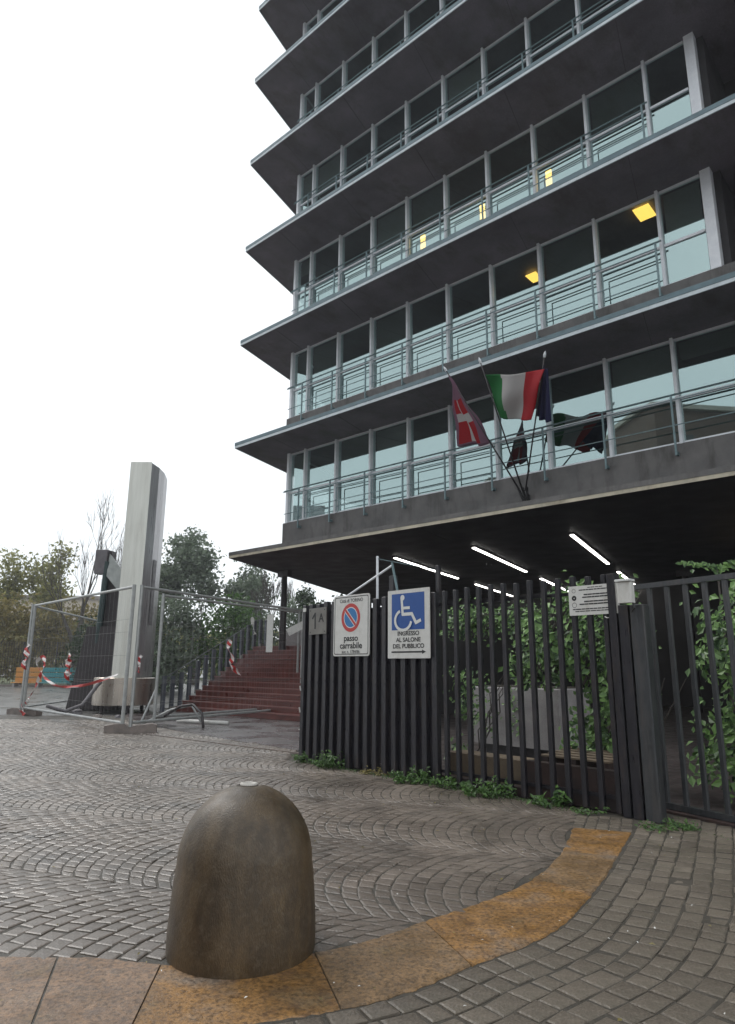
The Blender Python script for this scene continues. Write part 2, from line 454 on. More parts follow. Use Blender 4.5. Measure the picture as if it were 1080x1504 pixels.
# extend both past the slab band up to the fence
di = (inner_c[-1] - inner_c[-5]).normalized(); do = (outer_c[-1] - outer_c[-5]).normalized()
inner_x = inner_c + [inner_c[-1] + di * .2 * k for k in range(1, 9)]
outer_x = outer_c + [outer_c[-1] + do * .2 * k for k in range(1, 9)]
inner_poly = [(-30, 4.3)] + [(p.x, p.y) for p in inner_x] + [(inner_x[-1].x, 60), (-30, 60)]
def inside(poly, x, y):
    r = False; j = len(poly) - 1
    for i in range(len(poly)):
        xi, yi = poly[i]; xj, yj = poly[j]
        if (yi > y) != (yj > y) and x < (xj - xi) * (y - yi) / (yj - yi) + xi: r = not r
        j = i
    return r
def fence_side(x, y):            # > 0 behind the fence line
    return (Vector((x, y, 0)) - P0).dot(FN)
def gate_side(x, y):
    return (Vector((x, y, 0)) - G0).dot(GN)

APRON = [(-8.5, 25.2), (-7.3, 21.2), (-5.2, 17.6), (-1.25, 13.1), (-1.1, 21.0), (-2.5, 22.4), (-7.2, 26.2)]
# pavement bed
pave = MB()
bedpoly = [(-16, 1.0), (7, 1.0), (7.0, 1.6), (3.30, 8.1), (2.75, 7.72), (-1.04, 11.75), (-3.4, 20.2), (-7, 22), (-16, 21)]
pave.add([(x, y, -.0065) for x, y in bedpoly], [tuple(range(len(bedpoly)))])
pavement = tag(pave.build('cobbled_pavement', M['bed']), kind='structure')

stones = []          # (quad corners, height, big?)
W_, P_ = 1.75, .122
RR = W_ / sqrt(2) * 1.03
ax = -FD             # bulge direction (up and to the left)
ax = Matrix.Rotation(radians(28), 3, 'Z') @ ax
pxv = Vector((-ax.y, ax.x, 0))
def arc_h(w): return sqrt(max(0, RR * RR - w * w)) - RR
def fan_pt(c, w, j):
    return pxv * (c * W_ + w) + ax * (j * P_ + arc_h(w))
NW = 15
for c in range(-22, 23):
    for j in range(-260, 260):
        p = fan_pt(c, 0, j)
        if not (-15 < p.x < 4 and 2.5 < p.y < 21): continue
        th = 0.785
        ws = []
        st = (j % 2) * .5 + random.uniform(-.12, .12)
        k = -1
        while True:
            a = -th + (k + st) * (2 * th / NW) + random.uniform(-.012, .012)
            k += 1
            if a <= -th: continue
            if a >= th: break
            ws.append(RR * sin(a))
        ws = [-W_ / 2] + [w for w in ws if abs(w) < W_ / 2 - .035] + [W_ / 2]
        for a, b_ in zip(ws[:-1], ws[1:]):
            q = [fan_pt(c, a, j), fan_pt(c, b_, j), fan_pt(c, b_, j + 1), fan_pt(c, a, j + 1)]
            m_ = sum(q, Vector()) / 4
            x, y = m_.x, m_.y
            if y > 20 or y < 2.9 or abs(x + y * .12) > y * .72 + 1.2: continue
            if inside(APRON, x, y): continue
            if not inside(inner_poly, x, y): continue
            if fence_side(x, y) > -.10 and x > -1.3: continue
            if x > -1.3 and y > 11.6: 
                if (x + 1.04) * 8.45 / -2.36 < (y - 11.75) - .2: continue
            if min((Vector((x, y, 0)) - ip).length for ip in inner_x[::3]) < .02: continue
            stones.append((q, random.gauss(0, .0016), 0))
# setts outside the curved band: rows parallel to the outer edge
def offset_curve(C, off):
    out = []
    for i, p in enumerate(C):
        t = (C[min(i + 1, len(C) - 1)] - C[max(i - 1, 0)]).normalized()
        out.append(p + Vector((t.y, -t.x, 0)) * off)
    return out
def resample(C, step0, jit):
    out = [C[0]]; need = step0 * random.uniform(.4, 1); acc = 0
    for a, b_ in zip(C[:-1], C[1:]):
        L = (b_ - a).length; pos = 0
        while acc + (L - pos) >= need:
            pos += need - acc; acc = 0; out.append((a + (b_ - a) * (pos / L))); need = step0 * random.uniform(1 - jit, 1 + jit)
        acc += L - pos
    return out
RW = .138
outer_ext = [Vector((-6.5, 3.0, 0)), Vector((-5, 3.0, 0))] + outer_x
for k in range(34):
    a = offset_curve(outer_ext, .012 + k * RW); b_ = offset_curve(outer_ext, .012 + (k + 1) * RW)
    # walk along a, use index fractions on b
    L = 0; cuts = []; nxt = random.uniform(.02, .17)
    for i in range(len(a) - 1):
        seg = (a[i + 1] - a[i]).length
        while L + seg > nxt:
            cuts.append(i + (nxt - L) / seg); nxt += random.uniform(.12, .2)
        L += seg
    def ev(C, t):
        i = int(t); return C[i].lerp(C[min(i + 1, len(C) - 1)], t - i)
    for u_, w_ in zip(cuts[:-1], cuts[1:]):
        q = [ev(b_, u_), ev(b_, w_), ev(a, w_), ev(a, u_)]
        m_ = sum(q, Vector()) / 4
        if m_.y < 1.9 or abs(m_.x) > m_.y * .75 + 1.3: continue
        if gate_side(m_.x, m_.y) > -.12 or (fence_side(m_.x, m_.y) > -.12 and m_.x < 3.2): continue
        stones.append((q, random.gauss(0, .0025), 1))
# between the band's end and the fence
for k in range(5):
    for i in range(5):
        f0, f1 = i / 5, (i + 1) / 5
        a0 = inner_c[-1].lerp(outer_c[-1], f0) + di * (k * .125 + .02); a1 = inner_c[-1].lerp(outer_c[-1], f1) + di * (k * .125 + .02)
        q = [a0, a1, a1 + di * .12, a0 + di * .12]
        m_ = sum(q, Vector()) / 4
        if fence_side(m_.x, m_.y) > -.1: continue
        stones.append((q, random.uniform(-.005, .005), 1))

def stone_geo(q, h, big, org=None):
    c = sum(q, Vector()) / 4
    gap = .006 if not big else .0075
    def inset(p, g_):
        d = p - c; L = d.length
        return c + d * max(.3, (L - g_ * 1.4) / L)
    jit = [Vector((random.uniform(-.007, .007), random.uniform(-.007, .007), 0)) for _ in range(4)]
    tx, ty = random.gauss(0, .012), random.gauss(0, .012)
    top = h + .0
    v = []
    for i, p in enumerate(q):
        a = inset(p + jit[i], gap + .010); v.append(Vector((a.x, a.y, top + (a.x - c.x) * tx + (a.y - c.y) * ty)))
    for i, p in enumerate(q):
        a = inset(p + jit[i], gap); v.append(Vector((a.x, a.y, top - .0038 + (a.x - c.x) * tx + (a.y - c.y) * ty)))
    for i, p in enumerate(q):
        a = inset(p + jit[i], gap * .6); v.append(Vector((a.x, a.y, -.035)))
    v.append(Vector((c.x, c.y, top + .0025)))
    f = [(0, 1, 12), (1, 2, 12), (2, 3, 12), (3, 0, 12)]
    for r in (0, 4):
        for i in range(4):
            j = (i + 1) % 4
            f.append((r + i, r + 4 + i, r + 4 + j, r + j))
    if org is not None: v = [p - org for p in v]
    return v, f
def orient(q):
    a = (q[1] - q[0]).cross(q[2] - q[0]).z
    return q if a > 0 else [q[1], q[0], q[3], q[2]]
def seen(p):
    d = p - EYE; z = d.dot(F)
    return z > 0 and abs(d.dot(Rc) / z * FPX) < 545 and abs(d.dot(Uc) / z * FPX) < 755 
stones = [(orient(q), h, b_) for q, h, b_ in stones]
stones.sort(key=lambda s_: (not seen(sum(s_[0], Vector()) / 4), (sum(s_[0], Vector()) / 4 - EYE).length))
rest = MB()
for i, (q, h, b_) in enumerate(stones):
    if i < 290:
        c = sum(q, Vector()) / 4
        v, f = stone_geo(q, h, b_, c)
        MB().add(v, f).build('cobblestone', M['stone_big'] if b_ else M['stone'], pavement, loc=c)
    else:
        v, f = stone_geo(q, h, b_)
        rest.add(v, f, b_)
tag(rest.build('cobblestones', [M['stone'], M['stone_big']], pavement), kind='stuff')
print('stones', len(stones))

# curved band of flush slabs
JO = [0, 1, 2, 4, 6, 8, 9.1, 10]
slabm = ['slab_a', 'slab_a', 'slab_b', 'slab_c', 'slab_b', 'slab_c', 'slab_b']
for a, b_, mm in zip(JO[:-1], JO[1:], slabm):
    n_ = max(5, int((b_ - a) * 12))
    e = .006
    ts = [a + e + (b_ - a - 2 * e) * i / n_ for i in range(n_ + 1)]
    I = [catmull(INNER, t) for t in ts]; O = [catmull(OUTER, t) for t in ts]
    z = random.uniform(-.003, .004)
    slab = MB(); v = []
    for i_, o__ in zip(I, O):
        d = (o__ - i_).normalized()
        r = [random.uniform(-.012, .006) for _ in range(2)]
        i2 = i_ + d * (.010 + r[0]); o2 = o__ - d * (.010 + r[1])
        v += [(i2.x, i2.y, -.05), (i2.x, i2.y, z - .007), ((i2 + d * .012).x, (i2 + d * .012).y, z + .001), ((o2 - d * .012).x, (o2 - d * .012).y, z), (o2.x, o2.y, z - .007), (o2.x, o2.y, -.05)]
    f = []
    for i in range(n_):
        for k in range(5):
            p_ = i * 6 + k
            f.append((p_, p_ + 1, p_ + 7, p_ + 6))
    f += [(5, 4, 3, 2, 1, 0), tuple(n_ * 6 + k for k in range(6))]
    slab.add(v, f)
    slab.build('kerb_slab', M[mm], pavement)

# far pale kerb line across the paving towards the fence
kl = MB(); a = Vector((-5.0, 15.9, 0)); b_ = Vector((-1.15, 12.6, 0)); d = (b_ - a).normalized(); nn = Vector((-d.y, d.x, 0))
tag(kl.build('strip_kerb', M['slab_grey']), kind='structure') if False else None
ks = thing('kerb_strip', 'thin pale stone kerb line running over the cobbles towards the black fence', 'kerb')
for i in range(6):
    p = a + d * (i * .86); q = p + d * .85
    mb_ = MB(); mb_.prism([(p.x, p.y), (q.x, q.y), (q.x + nn.x * .09, q.y + nn.y * .09), (p.x + nn.x * .09, p.y + nn.y * .09)], -.03, .016)
    mb_.build('kerb_stone', M['slab_grey'], ks)
# smooth wet strip in front of the stairs
g = MB(); poly = [(-8.5, 25.2), (-7.3, 21.2), (-5.2, 17.6), (-1.25, 13.1), (-1.1, 21.0), (-2.5, 22.4), (-7.2, 26.2)]
g.add([(x, y, -.004) for x, y in poly], [tuple(range(len(poly)))])
tag(g.build('apron', mat('dark_wet_paving', (.10, .08, .078), (.05, .042, .042), .7, (.12, .45), .4, 30, spec=.6, fine=.3)), kind='structure')
g = MB(); poly = [(-1.04, 11.78), (2.72, 7.74), (3.28, 8.1), (7, 1.65), (34, -8), (40, 30), (6, 36), (-.9, 21)]
g.add([(x, y, -.010) for x, y in poly], [tuple(range(len(poly)))])
tag(g.build('yard_ground', M['inner_ground']), kind='structure')

# ------------------------------------------------------------------ office tower
LV = [5.3, 9.43, 13.6, 17.7, 21.75, 25.85, 29.7, 33.7]
SX = [1.07, 1.97, 3.57, 5.2, 6.83, 8.46, 10.08, 11.7, 13.37, 15.05, 16.1]
D_ = 1.84; SK = -.27 / .963
tower = thing('office_tower', 'office tower with cantilevered dark eaves and bands of glazing above a dark undercroft', 'building', ORG, ARZ)
SEND = 27
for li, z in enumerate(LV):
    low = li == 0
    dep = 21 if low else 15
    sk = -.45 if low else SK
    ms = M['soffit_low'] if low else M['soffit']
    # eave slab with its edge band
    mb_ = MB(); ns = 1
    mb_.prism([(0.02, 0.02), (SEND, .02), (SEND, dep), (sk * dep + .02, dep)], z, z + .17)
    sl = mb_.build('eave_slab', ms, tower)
    e = MB(); e.box(0, SEND, -.012, .018, z - .012, z + .075)
    e.build('edge_trim', M['edge_cream'] if low else M['edge'], sl)
    e = MB(); e.box(-.005, SEND, -.02, .018, z + .078, z + .2)
    e.build('edge_cap', M['edge_top'] if not low else M['beam'], sl)
    e = MB(); e.prism([(-.02, 0), (.0, 0), (sk * dep, dep), (sk * dep - .02, dep)], z - .008, z + .19)
    e.build('side_trim', M['edge_top'] if not low else M['beam'], sl)
    for jx in range(9 if not low else 8):
        x0 = 1.97 + jx * 3.25; wj = .012
        jk = -.235
        MB().prism([(x0, .06), (x0 + wj, .06), (x0 + wj + jk * 2.2, 2.26), (x0 + jk * 2.2, 2.26)], z - .006, z - .001).build('soffit_joint', M['dark_steel'], tower)
    if li == len(LV) - 1: break
    zt = LV[li + 1]
    sill = z + 1.42; tr = z + 2.58
    pe = 21.8 if low else 16.1
    # upstand beam
    mb_ = MB(); mb_.prism([(.88, 1.7), (SEND - 1, 1.7), (SEND - 1, 2.0), (.8, 2.0)], z + .17, sill)
    mb_.build('upstand_beam', M['beam'], tower)
    mb_ = MB(); mb_.prism([(.82, 1.99), (1.1, 1.99), (SK * 13 + 1.35, 14), (SK * 13 + 1.05, 14)], z + .17, sill)
    mb_.build('upstand_beam', M['beam'], tower)
    # floor plate, inner ceiling, core
    mb_ = MB(); mb_.prism([(1.2, 2.0), (pe + .2, 2.0), (pe + .2, 9), (SK * 7 + 1.3, 9)], sill - .25, sill - .02)
    mb_.build('floor_plate', M['interior'], tower)
    mb_ = MB(); mb_.box(1.2, pe + .2, 8.2, 8.4, z + .17, zt)
    mb_.build('core_wall', M['interior'], tower)
    # end pillar and the dark recess beyond it
    mb_ = MB(); mb_.bbox(pe, pe + .24, 1.70, 1.98, sill - .02, zt)
    mb_.build('end_pillar', M['alu'], tower)
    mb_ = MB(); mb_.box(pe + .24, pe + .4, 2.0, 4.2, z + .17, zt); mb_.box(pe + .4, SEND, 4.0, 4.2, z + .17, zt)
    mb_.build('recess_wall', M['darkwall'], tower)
    # windows per bay
    XS = SX[:-1] + ([16.72, 18.4, 20.1, 21.8] if low else [16.1])
    nb = len(XS) - 1
    for bi in range(nb):
        a, b_ = XS[bi], XS[bi + 1]
        fr = MB().box(a + .04, b_ - .04, 1.80, 1.88, zt - .07, zt - .005)
        w_ = fr.build('window', M['alu'], tower)
        rb = random.random()
        if rb < (.65 if li < 2 else .3) and not (li == 1 and bi in (6, 8)):
            h0 = tr + .1 if rb < .25 else (tr + random.uniform(.1, 1.0))
            MB().box(a + .09, b_ - .09, 1.96, 1.97, h0, zt - .08).build('blind', M['blind2' if rb < .1 else 'blind'], w_)
        MB().box(a + .04, b_ - .04, 1.80, 1.88, sill, sill + .07).build('sill', M['alu'], w_)
        MB().box(a + .04, b_ - .04, 1.80, 1.88, tr - .035, tr + .035).build('transom', M['alu'], w_)
        for z0, z1 in ((sill + .07, tr - .035), (tr + .035, zt - .07)):
            tl = random.uniform(-.006, .006); tl2 = random.uniform(-.003, .003)
            p_ = MB(); p_.add([(a + .035, 1.84 + tl, z0), (b_ - .035, 1.84 - tl, z0), (b_ - .035, 1.84 - tl + tl2, z1), (a + .035, 1.84 + tl + tl2, z1)], [(0, 1, 2, 3)])
            p_.build('pane', M['glass'], w_)
    for bi in range(4):
        fr = MB()
        c0 = 1.07 + .05; y0 = 2.0 + bi * 2.95; y1 = y0 + 2.9
        def sx(y): return c0 + SK * (y - 1.84)
        pf = [(sx(y0), y0), (sx(y0) + .06, y0), (sx(y1) + .06, y1), (sx(y1), y1)]
        w_ = MB().prism(pf, zt - .07, zt - .005).build('window', M['alu'], tower)
        MB().prism(pf, sill, sill + .065).build('sill', M['alu'], w_)
        MB().prism(pf, tr - .035, tr + .03).build('transom', M['alu'], w_)
        MB().prism([(sx(y1), y1), (sx(y1) + .08, y1), (sx(y1) + .08, y1 + .08), (sx(y1), y1 + .08)], sill, zt - .005).build('jamb', M['alu'], w_)
        p_ = MB(); p_.add([(sx(y0) + .03, y0, sill + .065), (sx(y1) + .03, y1, sill + .065), (sx(y1) + .03, y1, zt - .07), (sx(y0) + .03, y0, zt - .07)], [(3, 2, 1, 0)])
        p_.build('pane', M['glass'], w_)
    # mullions
    for bi, s_ in enumerate(XS[:-1]):
        mb_ = MB(); wd = .047 if bi else .075
        mb_.bbox(s_ - wd, s_ + wd * .6, 1.70, 1.90, sill - .01, zt - .002)
        mb_.build('mullion', M['alu'], tower)
    # railing: handrail, posts fixed on the beam, framed panels
    ry = 1.56
    hr = MB(); hr.tube([(1.05, ry, tr + .02), (15.1 if not low else 20.1, ry, tr + .02)], .024, 6)
    hr.build('handrail', M['rail'], tower)
    for bi in range(1, nb):
        s_ = XS[bi] - .1
        mb_ = MB(); mb_.box(s_ - .022, s_ + .022, ry - .02, ry + .02, sill - .32, tr + .01)
        mb_.box(s_ - .03, s_ + .03, ry + .02, 1.70, sill - .30, sill - .22)
        mb_.build('railing_post', M['rail'], tower)
    for bi in range(0, nb - 1):
        a, b_ = XS[bi] + .02, XS[bi + 1] - .15
        simple = (li == 0 and bi >= 6)
        if bi == 0:
            bars = [[(a - .1, ry, tr - .02), (b_ + .04, ry, tr - .02)], [(a, ry, sill + .3), (b_ + .04, ry, sill + .3)]]
        elif simple:
            bars = [[(a - .1, ry, tr - .1), (b_ + .04, ry, tr - .1)], [(a - .1, ry, sill + .42), (b_ + .04, ry, sill + .42)]]
        else:
            bars = [[(a - .1, ry, tr - .14), (b_ + .04, ry, tr - .14)], [(a - .1, ry, sill + .40), (b_ + .04, ry, sill + .40)],
                    [(a + .14, ry + .07, tr - .27), (b_, ry + .07, tr - .27)], [(a + .14, ry + .07, sill + .2), (b_, ry + .07, sill + .2)],
                    [(a + .14, ry + .07, tr - .27), (a + .14, ry + .07, sill + .05)]]
        rp = None
        for bb in bars:
            o = MB().tube(bb, .016, 4).build('railing_panel' if rp is None else 'railing_bar', M['rail'], tower if rp is None else rp)
            rp = rp or o
# lamps inside the offices
def office_lamp(s_, d_, z_, w_, l_, m_='lamp_warm', tilt=0):
    mb_ = MB(); mb_.box(s_ - w_ / 2, s_ + w_ / 2, d_ - l_ / 2, d_ + l_ / 2, z_, z_ + .03)
    mb_.build('ceiling_lamp', M[m_], tower)
def loc(p):
    v = Vector(p) - ORG; return v.dot(BU), v.dot(BN)
office_lamp(*loc((7.4, 15.77, 0)), 13.5, .42, .6)
office_lamp(*loc((5.19, 18.87, 0)), 13.5, .35, .5)
# three lit wall lamps behind the spandrel panes of the third glazed storey
for s_, z_ in ((7.12, 16.0), (9.55, 16.0), (11.9, 16.0)):
    mb_ = MB(); mb_.box(s_ - .09, s_ + .09, 2.25, 2.3, z_ - .3, z_ + .3)
    mb_.build('wall_lamp', M['lamp_warm'], tower)
# undercroft: core wall, dark side walls added to keep it black, columns, lights
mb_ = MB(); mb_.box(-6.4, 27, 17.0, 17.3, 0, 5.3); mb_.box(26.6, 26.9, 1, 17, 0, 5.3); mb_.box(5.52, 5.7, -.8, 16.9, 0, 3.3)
mb_.build('undercroft_blackout_wall', M['darkwall'], tower)
ck = loc((-3.47, 26.88, 0))
for s_, d_ in ((ck[0] + .12, ck[1] + .1), (5.2, 14.0), (11.5, 13.0), (17.5, 5.5)):
    mb_ = MB(); mb_.lathe([(.16, 0), (.14, 3), (.11, 5.3)], 12, (s_, d_)); mb_.box(s_ - .3, s_ + .3, d_ - .12, d_ + .12, 5.05, 5.29)
    mb_.build('column', M['dark_steel'], tower)
for s_ in (4.86, 8.09, 11.39):
    for d0 in (3.43, 11.5):
        for k in range(3):
            y0 = d0 + k * 2.0; y1 = y0 + 1.9
            def xx(y): return s_ - .235 * (y - 3.43)
            mb_ = MB(); mb_.prism([(xx(y0) - .05, y0), (xx(y0) + .05, y0), (xx(y1) + .05, y1), (xx(y1) - .05, y1)], 5.22, 5.25)
            f_ = MB(); f_.prism([(xx(y0) - .08, y0 - .03), (xx(y0) + .08, y0 - .03), (xx(y1) + .08, y1 + .03), (xx(y1) - .08, y1 + .03)], 5.252, 5.298)
            fo = f_.build('strip_light', M['dark_steel'], tower)
            mb_.build('diffuser', M['lamp_white'], fo)
# small lamp and lit strip at the far right under the canopy
mb_ = MB(); mb_.box(16.4, 16.6, 5.0, 5.1, 4.32, 4.46); mb_.build('wall_lamp', M['lamp_white'], tower)
mb_ = MB(); mb_.box(14.0, 17.5, 8.0, 8.05, 4.3, 4.36); mb_.build('lit_strip', emit('lit_strip', (1, .75, .4), .7), tower)

# ------------------------------------------------------------------ red staircase and plaza
stairs = thing('red_staircase', 'wide dark red staircase climbing under the tower beside the fenced totem', 'staircase', ORG, ARZ)
NS, RI, TR = 14, 2.32 / 14, .33
for k in range(NS):
    y0 = -.8 + k * TR; z1 = (k + 1) * RI
    xl = -1.5 - .3 * (y0 + .8)
    yb = y0 + TR if k < NS - 1 else y0 + 1.2
    mb_ = MB(); mb_.prism([(xl, y0), (5.5, y0), (5.5, yb), (xl - .3 * (yb - y0), yb)], 0 if k < 1 else z1 - RI * 1.02 - .1, z1 - .03)
    st_ = mb_.build('step', M['red_step'], stairs)
    mb_ = MB(); mb_.prism([(xl - .01, y0 - .025), (5.5, y0 - .025), (5.5, y0 + .03), (xl - .02, y0 + .03)], z1 - .028, z1 + .004)
    mb_.prism([(xl - .01, y0 + .031), (5.5, y0 + .031), (5.5, yb - .002), (xl - .3 * (yb - y0), yb - .002)], z1 - .028, z1, 1)
    mb_.build('nosing', [M['nosing'], M['red_step']], st_)
mb_ = MB(); mb_.prism([(-1.5, -.78), (-1.35, -.78), (-2.75, 3.8), (-2.9, 3.8)], 0, .02)
g = MB(); g.prism([(-3.3, 4.75), (5.5, 4.75), (5.5, 16.98), (-7.6, 16.98)], 0, 2.3)
tag(g.build('plaza', M['plaza'], loc=ORG, rotz=ARZ), kind='structure')
bal = thing('stair_balustrade', 'grey steel balustrade of upright plates rising along the left side of the red stairs', 'balustrade', ORG, ARZ)
for k in range(15):
    y0 = -1.4 + k * .42
    zb = max(0, (y0 + .8) / TR * RI) if y0 < 3.8 else 2.3
    zb = min(zb, 2.3)
    xl = -1.62 - .3 * (y0 + .8)
    mb_ = MB(); mb_.bbox(xl - .09, xl + .03, y0, y0 + .12, zb if y0 > -.8 else 0, zb + 1.18)
    mb_.build('baluster', M['balus'], bal)
    if k % 3 == 1:
        mb_ = MB(); mb_.box(xl + .04, xl + .16, y0 - .05, y0 + .14, zb + .02, zb + .16); mb_.build('step_light', M['signgrey'], bal)
mb_ = MB(); mb_.tube([(-1.45, -1.35, 1.1), (-2.95, 3.8, 3.42), (-3.35, 4.9, 3.42)], .014, 6); mb_.build('handrail', M['balus'], bal)
# grey end blocks on the landing
for i, (s0, s1) in enumerate(((-2.6, -1.55), (-.55, .95))):
    mb_ = MB(); mb_.bbox(s0, s1, 5.1, 5.4, 2.3, 3.02, .01)
    o = mb_.build('grey_block', M['greywall'], loc=ORG, rotz=ARZ)
    tag(o, ['grey rectangular block at the top left corner of the red stairs', 'wider grey block on the landing, nearer the black fence'][i], 'block', 'grey blocks on the stair landing')
mb_ = MB(); mb_.box(-1.54, -.56, 5.2, 5.26, 2.31, 2.4)
tag(mb_.build('pale_plank', M['white'], loc=ORG, rotz=ARZ), 'thin pale plank lying between the two grey landing blocks', 'plank')

# ------------------------------------------------------------------ black fence
fence = thing('black_steel_fence', 'tall black steel bar fence, its left half closed by sheets and carrying signs', 'fence', P0, FRZ)
FH = 2.57
bar_c = MB().bbox(-.045, .045, -.05, .04, .02, FH, .006).mesh('closed_bar', M['fence'])
bar_o = MB().bbox(-.029, .029, -.03, .03, .02, FH, .005).mesh('open_bar', M['fence'])
mb_ = MB(); mb_.bbox(-.05, .03, -.05, .05, 0, FH - .02); mb_.build('end_post', M['fence'], fence)
k = 0
t = .17
while t < 3.0:
    o = inst('bar', bar_c, fence, (t, random.uniform(-.004, .004), random.uniform(-.03, .02)))
    if t + .2 < 3.05:
        mb_ = MB(); mb_.box(t + .046, t + .154, .02, .026, .1 + random.uniform(0, .05), 2.42); mb_.build('sheet', M['fence'], fence)
    t += .2
mb_ = MB(); mb_.box(.031, .124, .02, .026, .1, 2.42); mb_.build('sheet', M['fence'], fence)
t = 3.15
while t < 5.6:
    inst('bar', bar_o, fence, (t, 0, random.uniform(-.02, .02)))
    t += .2003
for z in (.16, 2.38):
    mb_ = MB(); mb_.box(.03, 5.55, .045, .075, z - .02, z + .02); mb_.build('rail', M['fence'], fence)
mb_ = MB(); mb_.box(4.3, 5.55, .08, .2, 0, .42); mb_.build('plinth', M['fence_rust'], fence)
mb_ = MB(); mb_.box(.2, 4.3, .09, .2, 0, .1); mb_.build('plinth', M['fence_rust'], fence)
for t, w_, h_ in ((5.66, .09, 2.56), (5.785, .11, 2.2)):
    mb_ = MB(); mb_.bbox(t - w_ / 2, t + w_ / 2, -.07, .07, 0, h_); mb_.build('post', M['fence'], fence)
mb_ = MB(); mb_.bbox(5.86, 6.02, -.07, .07, 0, 2.2, .01); mb_.build('post', M['post'], fence)
mb_ = MB(); mb_.box(-.03, .05, -.06, -.052, 2.44, 2.5); mb_.build('label_plate', M['signwhite'], fence)
# welded frame of poles above the closed part
mb_ = MB(); mb_.tube([(1.68, .1, 1.9), (1.67, .1, 3.24)], .02, 6); mb_.build('frame_pole', M['alu'], fence)
mb_ = MB(); mb_.tube([(.86, .1, 2.62), (2.02, .1, 3.06)], .018, 6); mb_.build('frame_brace', M['alu'], fence)
mb_ = MB(); mb_.tube([(2.0, .1, 3.1), (2.16, .1, 2.5)], .02, 6); mb_.build('frame_brace', M['rail'], fence)
mb_ = MB(); mb_.tube([(1.67, .1, 3.2), (2.9, .1, 2.9)], .006, 4); mb_.build('wire', M['rail'], fence)
mb_ = MB(); mb_.bbox(1.93, 2.03, .1, .2, 2.3, 2.9); mb_.build('post', M['fence'], fence)
mb_ = MB(); mb_.bbox(2.93, 2.99, .06, .12, 2.3, 2.95); mb_.build('post', M['fence'], fence)
for k in range(3):
    mb_ = MB(); mb_.tube([(-.02, -.07, .4 + k * .35 + random.uniform(0, .1)), (-.03, -.08, .5 + k * .35)], .012, 5); mb_.build('paint_chip', M['signwhite'], fence)

gate = thing('sliding_gate', 'open barred dark steel gate with bottom track right of the grey post', 'gate', G0, GRZ)
gb = MB().bbox(-.026, .026, -.02, .02, .09, 2.44, .004).mesh('gate_bar', M['post'])
for k in range(-0, 16):
    inst('bar', gb, gate, (.17 + k * .235, 0, 0))
mb_ = MB(); mb_.box(-.05, 4.2, -.03, .03, 2.44, 2.5); mb_.build('top_rail', M['post'], gate)
mb_ = MB(); mb_.box(-.05, 4.2, -.035, .035, .03, .09); mb_.build('bottom_rail', M['post'], gate)
mb_ = MB(); mb_.box(-.05, 4.2, -.1, .06, 0, .022); mb_.build('track', M['fence_rust'], gate)

# ------------------------------------------------------------------ signs
def txt(body, size, x, z, y, parent, m_, name='lettering', align='CENTER', bold=0.0, squeeze=1.0):
    c = bpy.data.curves.new(name, 'FONT'); c.body = body; c.size = size; c.align_x = align; c.extrude = .0008; c.offset = bold
    o = bpy.data.objects.new(name, c); col.objects.link(o)
    dg = bpy.context.evaluated_depsgraph_get(); dg.update()
    me = bpy.data.meshes.new_from_object(o.evaluated_get(dg))
    bpy.data.objects.remove(o)
    me.materials.clear(); me.materials.append(m_)
    for v in me.vertices: v.co = Vector((x + v.co.x * squeeze, y - v.co.z, z + v.co.y))
    o = bpy.data.objects.new(name, me); col.objects.link(o); o.parent = parent
    return o
def disc(mb_, cx, cz, r, y, mi=0, n_=32, r0=0):
    v = [(cx + r * cos(2 * pi * k / n_), y, cz + r * sin(2 * pi * k / n_)) for k in range(n_)]
    if r0:
        v += [(cx + r0 * cos(2 * pi * k / n_), y, cz + r0 * sin(2 * pi * k / n_)) for k in range(n_)]
        mb_.add(v, [(k, (k + 1) % n_, (k + 1) % n_ + n_, k + n_) for k in range(n_)], mi)
    else: mb_.add(v, [tuple(range(n_))], mi)
def stroke(mb_, pts, w_, y, mi=0):
    for (x0, z0), (x1, z1) in zip(pts[:-1], pts[1:]):
        dx, dz = x1 - x0, z1 - z0; L = sqrt(dx * dx + dz * dz); nx, nz_ = -dz / L * w_ / 2, dx / L * w_ / 2
        ex, ez = dx / L * w_ * .3, dz / L * w_ * .3
        mb_.add([(x0 - nx - ex, y, z0 - nz_ - ez), (x1 - nx + ex, y, z1 - nz_ + ez), (x1 + nx + ex, y, z1 + nz_ + ez), (x0 + nx - ex, y, z0 + nz_ - ez)], [(0, 1, 2, 3)], mi)
        y -= .0003
def rrect(x0, x1, z0, z1, r, n_=5):
    p = []
    for cx, cz, a in ((x1 - r, z1 - r, 0), (x0 + r, z1 - r, 90), (x0 + r, z0 + r, 180), (x1 - r, z0 + r, 270)):
        for k in range(n_ + 1):
            t_ = radians(a + 90 * k / n_); p.append((cx + r * cos(t_), cz + r * sin(t_)))
    return p
def plate(x0, x1, z0, z1, r, y0, y1):
    p = rrect(x0, x1, z0, z1, r); n_ = len(p)
    mb_ = MB(); v = [(x, y0, z) for x, z in p] + [(x, y1, z) for x, z in p]
    mb_.add(v, [tuple(range(n_)), tuple(range(2 * n_ - 1, n_ - 1, -1))] + [(i, i + n_, (i + 1) % n_ + n_, (i + 1) % n_) for i in range(n_)])
    return mb_
